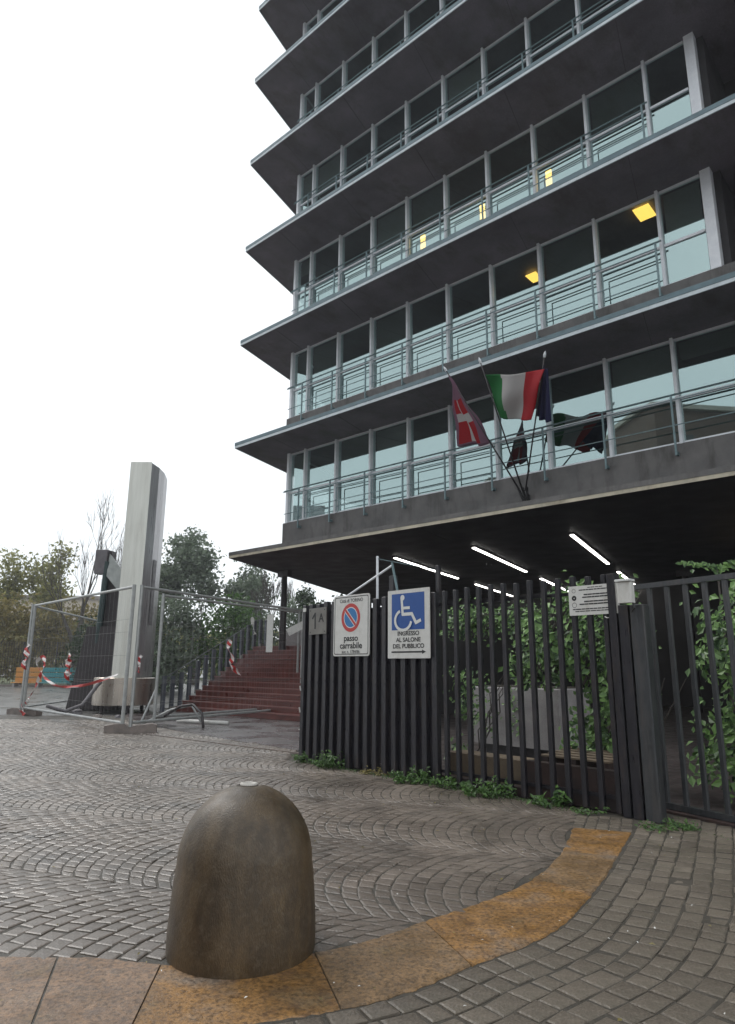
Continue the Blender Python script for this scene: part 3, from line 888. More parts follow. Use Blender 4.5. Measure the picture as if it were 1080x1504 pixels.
# 1A house number
s = thing('house_number_plate', 'small grey house number plate 1A near the left end of the black fence', 'sign', FP(.17, -.075, 2.04), FRZ)
s.rotation_euler.y = radians(-1)
plate(0, .46, 0, .44, .01, 0, .014).build('plate', M['signgrey'], s)
mb_ = MB(); stroke(mb_, [(.10, .27), (.17, .35), (.17, .10)], .035, -.002); mb_.build('lettering', M['ink'], s); txt('A', .2, .33, .2, -.002, s, M['ink'], bold=.003)
mb_ = MB()
for x in (.04, .42):
    for z in (.04, .4): disc(mb_, x, z, .012, -.002, n_=10)
mb_.build('screw', M['ink'], s)
# passo carrabile
s = thing('driveway_sign', 'white sign with a red ringed blue no parking disc, passo carrabile', 'sign', FP(.83, -.08, 1.68), FRZ)
plate(0, .86, 0, .96, .04, 0, .012).build('plate', M['signwhite'], s)
mb_ = MB(); po = rrect(.025, .835, .025, .935, .03); pi_ = rrect(.037, .823, .037, .923, .025); n_ = len(po)
mb_.add([(x, -.002, z) for x, z in po] + [(x, -.002, z) for x, z in pi_], [(i, (i + 1) % n_, (i + 1) % n_ + n_, i + n_) for i in range(n_)])
mb_.build('border', M['ink'], s)
txt('Città di TORINO', .078, .43, .845, -.002, s, M['ink'], squeeze=1.0)
mb_ = MB(); disc(mb_, .42, .60, .225, -.002, 0, 40, .165); mb_.build('red_ring', M['signred'], s)
mb_ = MB(); disc(mb_, .42, .60, .165, -.002, 0, 40, .152)
stroke(mb_, [(.42 - .108, .60 + .108), (.42 + .108, .60 - .108)], .066, -.0045); mb_.build('white_line', M['white'], s)
mb_ = MB(); disc(mb_, .42, .60, .152, -.003, 0, 40); mb_.build('blue_disc', M['signblue2'], s)
mb_ = MB(); stroke(mb_, [(.42 - .112, .60 + .112), (.42 + .112, .60 - .112)], .04, -.0065); mb_.build('red_slash', M['signred'], s)
txt('passo', .135, .43, .235, -.002, s, M['ink'], bold=.0025, squeeze=1.12); txt('carrabile', .135, .43, .12, -.002, s, M['ink'], bold=.0025, squeeze=1.12)
txt('aut. n. 1784/86', .07, .43, .045, -.002, s, M['ink'])
# disabled access sign
s = thing('disabled_access_sign', 'white sign with blue wheelchair symbol, ingresso al salone del pubblico', 'sign', FP(2.10, -.085, 1.64), FRZ)
plate(0, .84, 0, .99, .006, 0, .014).build('plate', M['signwhite'], s)
mb_ = MB(); mb_.add([(.085, -.002, .405), (.745, -.002, .405), (.745, -.002, .935), (.085, -.002, .935)], [(0, 1, 2, 3)]); mb_.build('blue_panel', M['signblue'], s)
mb_ = MB(); Y = -.004
disc(mb_, .31, .872, .042, Y)
stroke(mb_, [(.295, .85), (.315, .63), (.50, .63), (.58, .50), (.665, .53)], .046, Y - .001)
stroke(mb_, [(.31, .72), (.45, .72)], .04, Y - .004)
arc = [(.31 + .165 * cos(radians(a)) + .02, .565 + .145 * sin(radians(a)) - .02) for a in range(118, 352, 12)]
stroke(mb_, arc, .042, Y - .006)
mb_.build('wheelchair_symbol', M['white'], s)
for tx, zz in (('INGRESSO', .325), ('AL SALONE', .235), ('DEL PUBBLICO', .145)):
    txt(tx, .086, .42, zz, -.002, s, M['ink'], bold=.0018, squeeze=1.1)
mb_ = MB(); stroke(mb_, [(.085, .09), (.71, .09)], .022, -.002); mb_.add([(.69, -.002, .06), (.765, -.002, .09), (.69, -.002, .12)], [(0, 1, 2)]); mb_.build('arrow', M['ink'], s)
# rules sign
s = thing('rules_sign', 'small white landscape notice with lines of print on the open bars', 'sign', FP(5.12, -.05, 2.115), FRZ)
plate(0, .62, 0, .34, .006, 0, .01).build('plate', M['signwhite'], s)
mb_ = MB(); random.seed(3)
for zz, x0, x1, th in ((.315, .25, .43, .008), (.29, .14, .54, .012), (.235, .2, .5, .014), (.205, .18, .52, .014), (.155, .2, .5, .014), (.125, .14, .56, .014), (.07, .05, .58, .012), (.045, .08, .5, .010)):
    x = x0
    while x < x1:
        w_ = random.uniform(.02, .06); stroke(mb_, [(x, zz), (min(x + w_, x1), zz)], th, -.002); x += w_ + .012
tag(mb_.build('print', M['ink'], s), kind='stuff')
mb_ = MB(); disc(mb_, .07, .285, .024, -.002, 0, 16, .02); disc(mb_, .07, .2, .03, -.002, 0, 16, .008); disc(mb_, .07, .12, .03, -.002, 0, 16, .025); mb_.build('pictogram', M['ink'], s)
mb_ = MB(); mb_.tube([(.44, .0, -.03), (.47, -.01, -.045), (.52, -.01, -.045), (.56, 0, -.03)], .006, 5); mb_.build('cable_tie', M['signwhite'], s)
# intercom box
s = thing('intercom_box', 'small white weatherproof intercom box on top of the grey gate post', 'box', FP(5.80, -.11, 2.21), FRZ)
MB().bbox(0, .16, -.09, .0, 0, .23, .01).build('body', M['signwhite'], s)
MB().bbox(-.01, .17, -.115, .0, .232, .255, .004).build('hood', M['white'], s)
MB().tube([(.15, -.04, 0), (.17, -.06, -.06), (.13, -.05, -.1)], .01, 5).build('cable', M['black'], s)

# ------------------------------------------------------------------ bollard
bol = thing('stone_bollard', 'big brown dome topped concrete bollard standing on the ochre kerb slabs', 'bollard', (-.675, 4.145, 0))
R_, H_ = .405, .84
prof = [(R_ * .985, -.02), (R_, .02), (R_ * .998, .1), (R_ * .985, .2), (R_ * .968, .3), (R_ * .95, .38), (R_ * .93, .44)]
zc = .44; rc = R_ * .93
for k in range(1, 15):
    a = k / 15 * pi / 2
    prof.append((rc * cos(a), zc + (H_ - zc) * sin(a)))
prof += [(.05, H_ - .004), (.047, H_ + .004)]
mb_ = MB().lathe(prof, 72)
bo = mb_.build('body', M['bollard'], bol, smooth=True)
MB().lathe([(.05, H_ - .006), (.05, H_ + .006), (.032, H_ + .007), (.028, H_ - .004)], 24).build('lifting_rim', M['hole'], bol, smooth=True)
MB().lathe([(.029, H_ - .003), (.001, H_ - .003)], 24).build('lifting_hole', M['black'], bol)

# ------------------------------------------------------------------ flags on the fascia
pb = B(0, 0)
BASE = Vector((4.22, 17.60, 5.95))
fm = MB(); fm.box(-.16, .16, -.14, 0, -.15, .22); 
brk = thing('flag_bracket', 'dark triple flagpole bracket bolted to the grey fascia beam', 'bracket', B(10.97, 1.7, 6.0), ARZ)
fm = MB(); fm.bbox(-.1, .1, -.1, 0, -.15, .12); fm.build('socket', M['black'], brk)
for a in (-.13, 0, .13):
    MB().tube([(a * .3, -.06, -.1), (a, -.22, .3)], .035, 6).build('sleeve', M['black'], brk)
def grid_cloth(corners, nu, nv, wave, m_list, split, back=None):
    """cloth patch from 4 world corners a(top hoist) b(top fly) c(bottom fly) d(bottom hoist)"""
    a, b_, c, d = [Vector(p) for p in corners]
    nrm = (b_ - a).cross(d - a).normalized()
    v = []; f = []; mi = []
    for j in range(nv + 1):
        for i in range(nu + 1):
            u_, w_ = i / nu, j / nv
            p = (a.lerp(b_, u_)).lerp(d.lerp(c, u_), w_)
            p = p + nrm * wave(u_, w_)
            p.z -= .06 * sin(pi * u_) * (1 - w_ * .4)
            v.append(p)
    for j in range(nv):
        for i in range(nu):
            k = j * (nu + 1) + i
            f.append((k, k + 1, k + nu + 2, k + nu + 1)); mi.append(split((i + .5) / nu, (j + .5) / nv))
    return v, f, mi
def flag(name, label, pole_tip, corners, wave, mats, split, rootloc, cats='flag', nu=36, nv=24):
    s = thing(name, label, cats, rootloc)
    L = Vector(rootloc)
    tip = Vector(pole_tip) - L
    MB().tube([(0, 0, 0), tip], [.024, .014], 8).build('pole', M['dark_steel'], s, smooth=True)
    d = tip.normalized()
    MB().tube([tip, tip + d * .08, tip + d * .16], [.03, .035, .005], 8).build('finial', M['alu'], s)
    v, f, mi = grid_cloth([Vector(c) - L for c in corners], nu, nv, wave, mats, split)
    groups = sorted(set(mi))
    cl = MB(); cl.v = [tuple(p) for p in v]; cl.f = f; cl.m = mi
    o = cl.build('cloth', mats, s, smooth=True)
    md = o.modifiers.new('thickness', 'SOLIDIFY'); md.thickness = .006
    return s
base1, base2, base3 = B(10.9, 1.48, 6.2), B(10.97, 1.48, 6.2), B(11.05, 1.48, 6.2)
tip1, tip2, tip3 = Vector((2.15, 17.15, 9.5)), Vector((2.97, 16.42, 9.4)), Vector((4.32, 15.2, 8.98))
def on(a, b_, k): return a.lerp(b_, k)
h1 = on(tip1, base1, .02); h2 = on(tip1, base1, .60)
flag('regional_flag', 'dull red and purple flag with pale cross hanging slack on the leftmost pole', tip1,
     [h1, h1 + Vector((.05, -.02, -.12)), Vector((2.55, 17.75, 7.58)), h2], lambda u_, w_: .09 * sin(u_ * 9 + w_ * 3) * w_ + .03 * sin(w_ * 11),
     [M['fred'], M['fwhite'], M['fpurple']],
     lambda u_, w_: 2 if (u_ < .16 or u_ > .88 or w_ > .95 or w_ < .35) else (1 if (abs(u_ - .5) < .1 or abs(w_ - .60) < .06) else 0), base1)
flag('italian_flag', 'green white and red flag spread between two leaning poles', tip2,
     [on(tip2, base2, .09), Vector((4.36, 15.3, 8.72)), Vector((4.12, 15.9, 7.62)), on(tip2, base2, .42)],
     lambda u_, w_: .08 * sin(u_ * 10 + w_ * 2.5) + .04 * sin(w_ * 7 + u_ * 3), [M['fgreen'], M['fwhite'], M['fred']],
     lambda u_, w_: 0 if u_ < .26 + .04 * w_ else (1 if u_ < .68 else 2), base2)
flag('dark_blue_flag', 'dark blue flag bunched on the right pole behind the red stripe', tip3,
     [on(tip3, base3, .05), on(tip3, base3, .05) + Vector((.1, .0, -.1)), Vector((4.50, 15.62, 7.45)), on(tip3, base3, .42)],
     lambda u_, w_: .07 * sin(u_ * 14) * (.3 + w_), [M['fblue']], lambda u_, w_: 0, base3, nu=24)

# ------------------------------------------------------------------ totem with steel drum
tot = thing('steel_totem', 'tall pale metal blade totem on a round brushed steel drum', 'totem', (-8.2, 24.2, 0))
def rel(p): return (p[0] + 8.2, p[1] - 24.2)
sec = [(-8.45, 23.0), (-7.74, 23.0), (-7.60, 23.5), (-7.62, 24.2), (-7.78, 25.1), (-8.15, 26.1), (-8.5, 26.0), (-8.75, 25.0), (-8.7, 24.0)]
mb_ = MB()
Z0, Z1 = 1.14, 8.6
n_ = len(sec)
v = [(*rel(p), Z0) for p in sec] + [(*rel(p), Z1 - (0 if i < 2 else .05)) for i, p in enumerate(sec)]
f = [(1 + i, 2 + i, 2 + i + n_, 1 + i + n_) for i in range(n_ - 2)] + [(n_ - 1, 0, n_, 2 * n_ - 1), tuple(range(n_, 2 * n_)), tuple(range(n_ - 1, -1, -1))]
mb_.add(v, f); mb_.build('side_shell', M['totem_side'], tot)
z = Z0
for k in range(1):
    mb_ = MB(); mb_.box(-8.47 + 8.2, -7.72 + 8.2, 23.0 - 24.2 - .03, 23.0 - 24.2 + .001, Z0 - .02, Z1 + .015); mb_.build('front_panel', M['totem_front'], tot)
mb_ = MB(); mb_.add([(rel((-7.59, 23.62))[0] + .012, rel((0, 23.62))[1], 2.9), (rel((-7.60, 24.0))[0] + .012, rel((0, 24.0))[1], 2.9), (rel((-7.60, 24.0))[0] + .012, rel((0, 24.0))[1], 5.2), (rel((-7.59, 23.62))[0] + .012, rel((0, 23.62))[1], 5.2)], [(0, 1, 2, 3)])
mb_.build('light_strip_panel', M['greybox'], tot)
MB().lathe([(.98, .22), (1.0, .24), (1.0, 1.10), (.97, 1.12), (0.01, 1.12)], 64, (-.1, -.42)).build('drum', M['drum'], tot, smooth=False)
for k in range(6):
    a = k * pi / 3
    MB().box(-.1 + .85 * cos(a) - .05, -.1 + .85 * cos(a) + .05, -.42 + .85 * sin(a) - .05, -.42 + .85 * sin(a) + .05, 0, .24).build('foot', M['dark_steel'], tot)
# dark pylon with box and tilted panel
py = thing('dark_pylon', 'dark brown steel pylon carrying a grey box and tilted pale panel', 'pylon', (-9.7, 25.3, 0), radians(-8))
mb_ = MB(); mb_.add([(-.85, -.7, 0), (.9, -.7, 0), (.9, .8, 0), (-.85, .8, 0), (-.45, -.5, 2.9), (.75, -.5, 2.9), (.75, .6, 2.9), (-.45, .6, 2.9)],
                   [(0, 3, 2, 1), (4, 5, 6, 7), (0, 1, 5, 4), (1, 2, 6, 5), (2, 3, 7, 6), (3, 0, 4, 7)]); mb_.build('base', M['dark_steel'], py)
MB().bbox(-.2, .9, -.3, .5, 2.9, 4.7, .03).build('shaft', M['dark_steel'], py)
MB().tube([(-.05, -.45, 1.6), (.03, -.4, 5.3)], .11, 8).build('green_post', M['green_post'], py)
mb_ = MB(); mb_.bbox(-.42, .05, -.5, -.05, 4.85, 5.75, .01); mb_.build('grey_box', M['greybox'], py)
mb_ = MB(); mb_.bbox(.06, .16, -.36, .0, 4.9, 5.72, .01); mb_.build('box_door', M['dark_steel'], py)
mb_ = MB(); mb_.add([(.1, -.5, 4.75), (.8, -.5, 4.0), (.84, -.4, 4.75), (.1, -.4, 5.6), (.1, -.44, 4.75), (.8, -.44, 4.0), (.84, -.34, 4.75), (.1, -.34, 5.6)],
                   [(0, 1, 2, 3), (7, 6, 5, 4), (0, 4, 5, 1), (1, 5, 6, 2), (2, 6, 7, 3), (3, 7, 4, 0)]); mb_.build('tilted_panel', M['panelpale'], py)

# ------------------------------------------------------------------ temporary mesh fencing
TH = 3.42
def site_fence(a, b_, label, group='temporary mesh fence panels', hang=0):
    a = Vector(a); b_ = Vector(b_); L = (b_ - a).length
    s = thing('site_fence_panel', label, 'fence panel', a, atan2(b_.y - a.y, b_.x - a.x), group)
    for x in (0, L):
        MB().tube([(x, 0, .08), (x, 0, TH)], .045, 8).build('upright', M['galv'], s)
    for z in (.22, TH - .05):
        MB().tube([(0.04, 0, z), (L - .04, 0, z)], .035, 8).build('rail', M['galv'], s)
    w_ = MB()
    k = 1
    while k * .24 < L:
        x = k * .24; w_.tube([(x, 0, .24), (x, 0, TH - .07)], .0015, 3, caps=False); k += 1
    for z in (.6, 1.1, 1.15, 1.75, 2.3, 2.6):
        w_.tube([(.04, .005, z), (L - .04, .005, z)], .0035, 3, caps=False)
    tag(w_.build('wire_mesh', M['galv'], s), kind='stuff')
    return s
site_fence((-10.62, 21.65, 0), (-5.62, 16.2, 0), 'left front mesh fence panel running from the tape wrapped post to the corner block')
site_fence((-5.45, 16.25, 0), (-2.15, 22.9, 0), 'right front mesh fence panel between the corner block and the black fence')
site_fence((-5.5, 18.2, 0), (-2.35, 23.6, 0), 'second mesh fence panel standing just behind the right front one')
site_fence((-10.75, 21.75, 0), (-11.67, 30.9, 0), 'rear mesh fence panel going back from the tape wrapped post')
def foot(loc_, rz, L, label):
    s = thing('ballast_block', label, 'fence foot', loc_, rz, 'concrete feet of the mesh fence')
    mb_ = MB(); pts = [(-L / 2, 0), (-L / 2, .16), (-L * .3, .2), (-L * .12, .2), (-.02, .13), (L * .15, .17), (L * .42, .2), (L / 2, .17), (L / 2, 0)]
    n__ = len(pts)
    v = [(x, -.12, z) for x, z in pts] + [(x, .12, z) for x, z in pts]
    mb_.add(v, [tuple(range(n__)), tuple(range(2 * n__ - 1, n__ - 1, -1))] + [(i, i + n__, (i + 1) % n__ + n__, (i + 1) % n__) for i in range(n__)])
    mb_.build('body', M['block'], s)
    MB().box(-L / 2 - .004, -L / 2 + .002, -.05, .05, .05, .13).build('slot', M['black'], s)
    return s
foot((-5.45, 16.3, 0), radians(12), 1.15, 'concrete fence foot under the front corner of the mesh fencing')
foot((-10.6, 21.7, 0), radians(-25), 1.3, 'concrete fence foot with tape around it at the far left corner')

# barrier tape
def ribbon(name, pts, w_, label, m_='tape', cat='tape', grp='scraps of red and white barrier tape', flatv=Vector((0, 0, 1))):
    pts = [Vector(p) for p in pts]
    c = sum(pts, Vector()) / len(pts)
    base = Vector((c.x, c.y, min(p.z for p in pts)))
    P = []
    for i in range(len(pts) - 1):
        for k in range(5):
            t_ = k / 5
            p = [pts[max(0, min(len(pts) - 1, i + q))] for q in (-1, 0, 1, 2)]
            P.append(.5 * ((2 * p[1]) + (-p[0] + p[2]) * t_ + (2 * p[0] - 5 * p[1] + 4 * p[2] - p[3]) * t_ ** 2 + (-p[0] + 3 * p[1] - 3 * p[2] + p[3]) * t_ ** 3))
    P.append(pts[-1])
    mb_ = MB(); v = []
    for i, p in enumerate(P):
        d = (P[min(i + 1, len(P) - 1)] - P[max(0, i - 1)]).normalized()
        tw = .8 * sin(i * .7)
        side = (flatv - d * flatv.dot(d))
        if side.length < .2: side = Vector((1, 0, 0)) - d * d.x
        side.normalize()
        side = Matrix.Rotation(tw, 3, d) @ side
        v += [p - side * w_ / 2 - base, p + side * w_ / 2 - base]
    mb_.add(v, [(2 * i, 2 * i + 1, 2 * i + 3, 2 * i + 2) for i in range(len(P) - 1)])
    o = mb_.build(name, M[m_], loc=base)
    md = o.modifiers.new('thickness', 'SOLIDIFY'); md.thickness = .004
    return tag(o, label, cat, grp)
def SF(k, z, off=0):  # along the left front panel
    p = Vector((-10.62, 21.65, 0)).lerp(Vector((-5.62, 16.2, 0)), k); return p + Vector((-.7, -.7, 0)) * (.06 + off) + Vector((0, 0, z))
ribbon('barrier_tape', [SF(0, 2.15), SF(-.01, 1.95, .05), SF(.01, 1.75), SF(-.02, 1.55, .05), SF(.0, 1.4)], .16, 'red and white tape knotted high on the leftmost mesh fence post')
ribbon('barrier_tape', [SF(.12, 1.6), SF(.2, 1.75), SF(.23, 1.5), SF(.19, 1.2), SF(.12, .7), SF(.05, .35)], .1, 'loop of barrier tape drooping beside the leftmost mesh fence post')
ribbon('barrier_tape', [SF(.13, 1.55), SF(.25, 1.15), SF(.4, .95), SF(.55, .95), SF(.72, 1.05), SF(.95, 1.3)], .07, 'long sagging barrier tape stretched from the loop to the corner post')
ribbon('barrier_tape', [SF(.5, 1.8), SF(.49, 1.6), SF(.52, 1.5), SF(.5, 1.3), SF(.515, 1.12)], .2, 'bunch of red tape hanging in front of the dark pylon')
ribbon('barrier_tape', [SF(.0, .3), SF(.03, .12), SF(-.02, .1), SF(.05, .03)], .12, 'crumpled tape around the far left concrete foot')
ribbon('barrier_tape', [Vector((-5.35, 16.35, 1.75)), Vector((-5.4, 16.3, 1.65)), Vector((-5.35, 16.25, 1.5)), Vector((-5.38, 16.3, 1.35))], .07, 'short pinkish tape scrap tied to the corner post before the totem')
def SR(k, z): 
    p = Vector((-5.45, 16.25, 0)).lerp(Vector((-2.15, 22.9, 0)), k); return p + Vector((.05, -.05, z))
ribbon('barrier_tape', [SR(.47, 2.25), SR(.46, 2.0), SR(.485, 1.75), SR(.475, 1.55), SR(.5, 1.45), SR(.54, 1.3)], .13, 'orange red tape scrap hanging before the red stairs')
ribbon('barrier_tape', [SR(.6, 2.95), SR(.61, 2.7), SR(.625, 2.45)], .1, 'short white tape end near the top of the red stairs', 'signwhite')
pl_ = MB().bbox(-.10, .10, -.012, .012, 0, 1.15, .004)
o = pl_.build('hanging_board', M['signwhite'], loc=SR(.73, 1.95), rotz=radians(0))
tag(o, 'narrow upright white board tied to the mesh in front of the stairs', 'board')
o = MB().bbox(-.3, .3, -.01, .01, -.12, .12, .003).build('arrow_board', M['signwhite'], loc=SR(.93, 2.75), rotz=radians(10))
o.rotation_euler.y = radians(-28)
tag(o, 'small tilted white board beside the end post of the black fence', 'board')
# bent black pipes and a white tube
s = thing('bent_pipe_rack', 'bent dark tubular rack lying on the paving before the stairs', 'rack', (-4.9, 17.8, 0))
MB().tube([(-.75, .9, .05), (.1, .3, .5), (.45, .1, .55), (.75, -.1, .35), (.85, -.3, .02)], .035, 8).build('tube', M['dark_steel'], s, smooth=True)
MB().tube([(-.9, .3, .03), (-.2, .5, .4), (.3, .6, .5), (.6, .5, .1)], .03, 8).build('tube', M['galv'], s, smooth=True)
MB().tube([(-1.1, .9, .02), (-.85, 1.2, .9)], .03, 8).build('tube', M['galv'], s)
o = MB().tube([(-.75, .25, .06), (.75, -.25, .05)], .05, 10).build('white_tube', M['signwhite'], loc=(-4.4, 18.9, 0), smooth=True)
tag(o, 'white plastic tube lying on the wet ground by the rack', 'tube')
o = MB().tube([(-.9, -.5, .3), (-.4, -.3, .12), (0, 0, .3), (.3, .3, .9), (.35, .4, 1.0)], .06, 8).build('drain_pipe', M['greybox'], loc=(-8.9, 21.9, 0), smooth=True)
tag(o, 'grey flexible pipe bent up against the steel drum', 'pipe')
random.seed(21)
dbl = ['small pale rubble lump by the far end of the drum', 'dark stone lump in front of the drum', 'broken brown lump beside the grey pipe', 'light chip of rubble near the corner foot', 'dark rubble lump between pylon and drum']
for i, (x, y, r_) in enumerate(((-7.4, 20.9, .1), (-7.9, 20.6, .14), (-9.2, 22.3, .18), (-6.6, 19.6, .09), (-9.5, 22.9, .2))):
    mb_ = MB(); v = []; nn_ = 8
    for j in range(4):
        for k in range(nn_):
            rr_ = r_ * (1, .95, .7, .3)[j] * random.uniform(.75, 1.2)
            v.append((rr_ * cos(2 * pi * k / nn_), rr_ * sin(2 * pi * k / nn_), r_ * (0, .35, .7, .85)[j]))
    f = [(j * nn_ + k, j * nn_ + (k + 1) % nn_, (j + 1) * nn_ + (k + 1) % nn_, (j + 1) * nn_ + k) for j in range(3) for k in range(nn_)] + [tuple(range(3 * nn_, 4 * nn_))]
    mb_.add(v, f); tag(mb_.build('rubble_lump', M['block' if i % 2 else 'greybox'], loc=(x, y, -.004)), dbl[i], 'rubble', 'rubble lumps inside the mesh fencing')

# ------------------------------------------------------------------ foliage
def leaf_quad(mb_, p, size, nrm=None, asp=1.0):
    nrm = nrm or Vector((random.gauss(0, 1), random.gauss(0, 1), random.gauss(.4, 1)))
    if nrm.length < .01: nrm = Vector((0, 0, 1))
    nrm.normalize()
    a = nrm.orthogonal().normalized(); a = Matrix.Rotation(random.uniform(0, 6.28), 3, nrm) @ a
    b_ = nrm.cross(a)
    s = size * random.uniform(.6, 1.3)
    a *= s * asp; b_ *= s
    fold = nrm * s * .25
    mb_.add([p - a, p - b_ * .55 + fold, p + a, p + b_ * .55 + fold], [(0, 1, 2), (0, 2, 3)])
def branch(mb_, p, d, L, r, depth, tips, spread=.5, up=.15, n_=3, sides=5):
    pts = [p.copy()]; q = p.copy(); dd = d.copy()
    segs = 4
    for k in range(segs):
        dd = (dd + Vector((random.gauss(0, .09), random.gauss(0, .09), random.gauss(0, .05) + up * .12))).normalized()
        q = q + dd * (L / segs); pts.append(q.copy())
    r = max(r, .018)
    rs = [r * (1 - .45 * k / segs) for k in range(segs + 1)]
    mb_.tube(pts, rs, sides, caps=False)
    tips.append((q.copy(), dd.copy(), r))
    if depth == 0: return
    for k in range(n_):
        i = random.choice([2, 3, 4, 4]) if k else 4
        nd = (dd + Vector((random.gauss(0, spread), random.gauss(0, spread), random.gauss(0, spread * .5) + up))).normalized()
        branch(mb_, pts[i], nd, L * random.uniform(.62, .82), rs[i] * .68, depth - 1, tips, spread, up, n_, max(3, sides - 1))
def tree(loc_, h, label, m_, crown=3.5, leaves=2600, leaf=.22, seed=1, cat='tree', group='trees in the park beyond the square', depth=4, spread=.5, up=.15, density=1.0, trunk_h=.22, name='leafy_tree', low=.25):
    random.seed(seed)
    s = thing(name, label, cat, loc_, 0, group)
    mb_ = MB(); tips = []
    branch(mb_, Vector((0, 0, 0)), Vector((0, 0, 1)), h * trunk_h, h * .022 + .04, depth, tips, spread, up)
    zt_ = max(t_[0].z for t_ in tips); xr = max(max(abs(t_[0].x), abs(t_[0].y)) for t_ in tips)
    sz = h * .96 / zt_; sxy = crown / max(xr, .1)
    mb_.v = [(x * (sxy if True else 1), y * sxy, z * sz) for x, y, z in mb_.v]
    tp = [Vector((t_[0].x * sxy, t_[0].y * sxy, t_[0].z * sz)) for t_ in tips]
    mb_.build('trunk', M['bark'], s)
    if leaves:
        cr_ = MB()
        tp = [t_ for t_ in tp if t_.z > h * low]
        for k in range(leaves):
            t_ = random.choice(tp)
            rad = .042 * h
            p = t_ + Vector((random.gauss(0, rad), random.gauss(0, rad), random.gauss(0, rad * .7)))
            if p.z < .3: continue
            leaf_quad(cr_, p, leaf)
        cr_.build('crown', M[m_], s)
    return s
tree((-14.9, 60, 0), 13.9, 'tall airy grey green tree between the totem and the canopy', 'leaf_grey', 4.3, 5600, .21, 5, low=.2)
tree((-11.0, 62, 0), 11.3, 'lower grey green tree at the tip of the dark canopy', 'leaf_grey', 3.3, 4200, .21, 6, low=.15)
tree((-33.6, 60, 0), 12.3, 'leftmost yellowing park tree at the picture edge', 'leaf_mid', 3.0, 1700, .19, 8)
tree((-29.8, 61, 0), 11.0, 'yellowing park tree second from the left', 'leaf_mid', 2.6, 1500, .19, 9)
tree((-26.9, 59, 0), 12.2, 'slim yellow green tree just left of the bare one', 'leaf_mid', 2.2, 1300, .18, 10)
tree((-37.6, 62, 0), 10.5, 'bushy park tree partly outside the left edge', 'leaf_mid', 3.0, 1700, .19, 11)
tree((-20.6, 63, 0), 12.2, 'small loose crowned tree directly behind the totem', 'leaf_mid', 2.4, 1500, .2, 12)
tree((-23.9, 56, 0), 16.6, 'tall bare tree with upright twigs left of the totem', None, 4.0, 0, 0, 23, depth=5, spread=.4, up=.3, name='bare_tree', trunk_h=.26)
tree((-21.6, 58, 0), 15.6, 'thin bare sapling rising behind the dark pylon', None, 1.6, 0, 0, 26, depth=5, spread=.25, up=.4, name='bare_tree', trunk_h=.3)
tree((-8.6, 58, 0), 10.2, 'bare thin twigged tree just left of the round column', None, 1.8, 0, 0, 31, depth=5, spread=.36, up=.4, name='bare_tree', trunk_h=.2)
tree((-6.3, 60, 0), 9.6, 'bare tree right of the round column under the canopy', None, 1.6, 0, 0, 33, depth=5, spread=.36, up=.4, name='bare_tree', trunk_h=.2)
tree((-3.6, 57, 0), 8.3, 'dark layered cedar seen under the canopy', 'leaf_dark', 2.2, 1500, .17, 35, name='dark_conifer')
tree((-.5, 56, 0), 7.4, 'low dark evergreen beside the layered cedar', 'leaf_dark', 2.2, 1700, .17, 36, name='dark_conifer')

def shrub(loc_, rx, ry, h, label, m_, n_=1800, leaf=.13, seed=1, group='shrubs and hedges round the square', name='shrub'):
    random.seed(seed)
    s = thing(name, label, 'shrub', loc_, 0, group)
    st_ = MB()
    for k in range(7):
        a = random.uniform(0, 6.28); st_.tube([(0, 0, 0), (rx * .4 * cos(a), ry * .4 * sin(a), h * .5), (rx * .7 * cos(a), ry * .7 * sin(a), h * .85)], [.05, .035, .012], 4, caps=False)
    st_.build('stems', M['bark'], s)
    mb_ = MB(); cl = [(random.uniform(-1, 1), random.uniform(-1, 1), random.uniform(.1, 1)) for _ in range(26)]
    for k in range(n_):
        c = random.choice(cl); x = (c[0] * .75 + random.gauss(0, .2)); y = (c[1] * .75 + random.gauss(0, .2))
        zz = c[2] * sqrt(max(.15, 1 - .5 * (x * x))) + random.gauss(0, .1)
        if zz < .02: zz = abs(zz) + .02
        leaf_quad(mb_, Vector((x * rx, y * ry, min(zz, 1.12) * h)), leaf)
    mb_.build('foliage', M[m_], s)
    return s
shrub((-31.5, 56, 0), 5.2, 1.6, 6.6, 'brownish gold hedge mass behind the orange bench', 'leaf_gold', 5200, .2, 41)
shrub((-38.5, 57, 0), 4.2, 1.6, 6.8, 'dull gold hedge at the far left edge', 'leaf_gold', 4200, .2, 42)
shrub((-24.5, 57, 0), 4.0, 1.6, 6.4, 'gold green hedge between the bench and the dark pylon', 'leaf_gold', 4000, .2, 43)
shrub((-18.0, 50, 0), 3.4, 1.6, 5.6, 'dark green hedge behind the totem', 'leaf_dark', 4200, .17, 44)
for i, (x, y, rx, h, lab, mm) in enumerate(((-11.7, 40, 2.4, 4.9, 'green shrub right behind the start of the stair balustrade', 'leaf_grey'),
        (-8.6, 41, 2.3, 5.2, 'broad green shrub above the middle of the balustrade', 'leaf_weed'), (-5.6, 42, 2.2, 5.3, 'green shrub behind the top of the balustrade', 'leaf_grey'),
        (-2.6, 42, 2.0, 5.0, 'dark shrub seen between landing blocks and black fence', 'leaf_dark'), (-13.9, 44, 2.2, 4.9, 'dark shrub just right of the totem drum', 'leaf_dark'), (.6, 44, 2.2, 4.6, 'dark shrub behind the 1A plate end of the fence', 'leaf_dark'))):
    shrub((x, y, 0), rx, 1.5, h, lab, mm, 4200, .14, 50 + i)
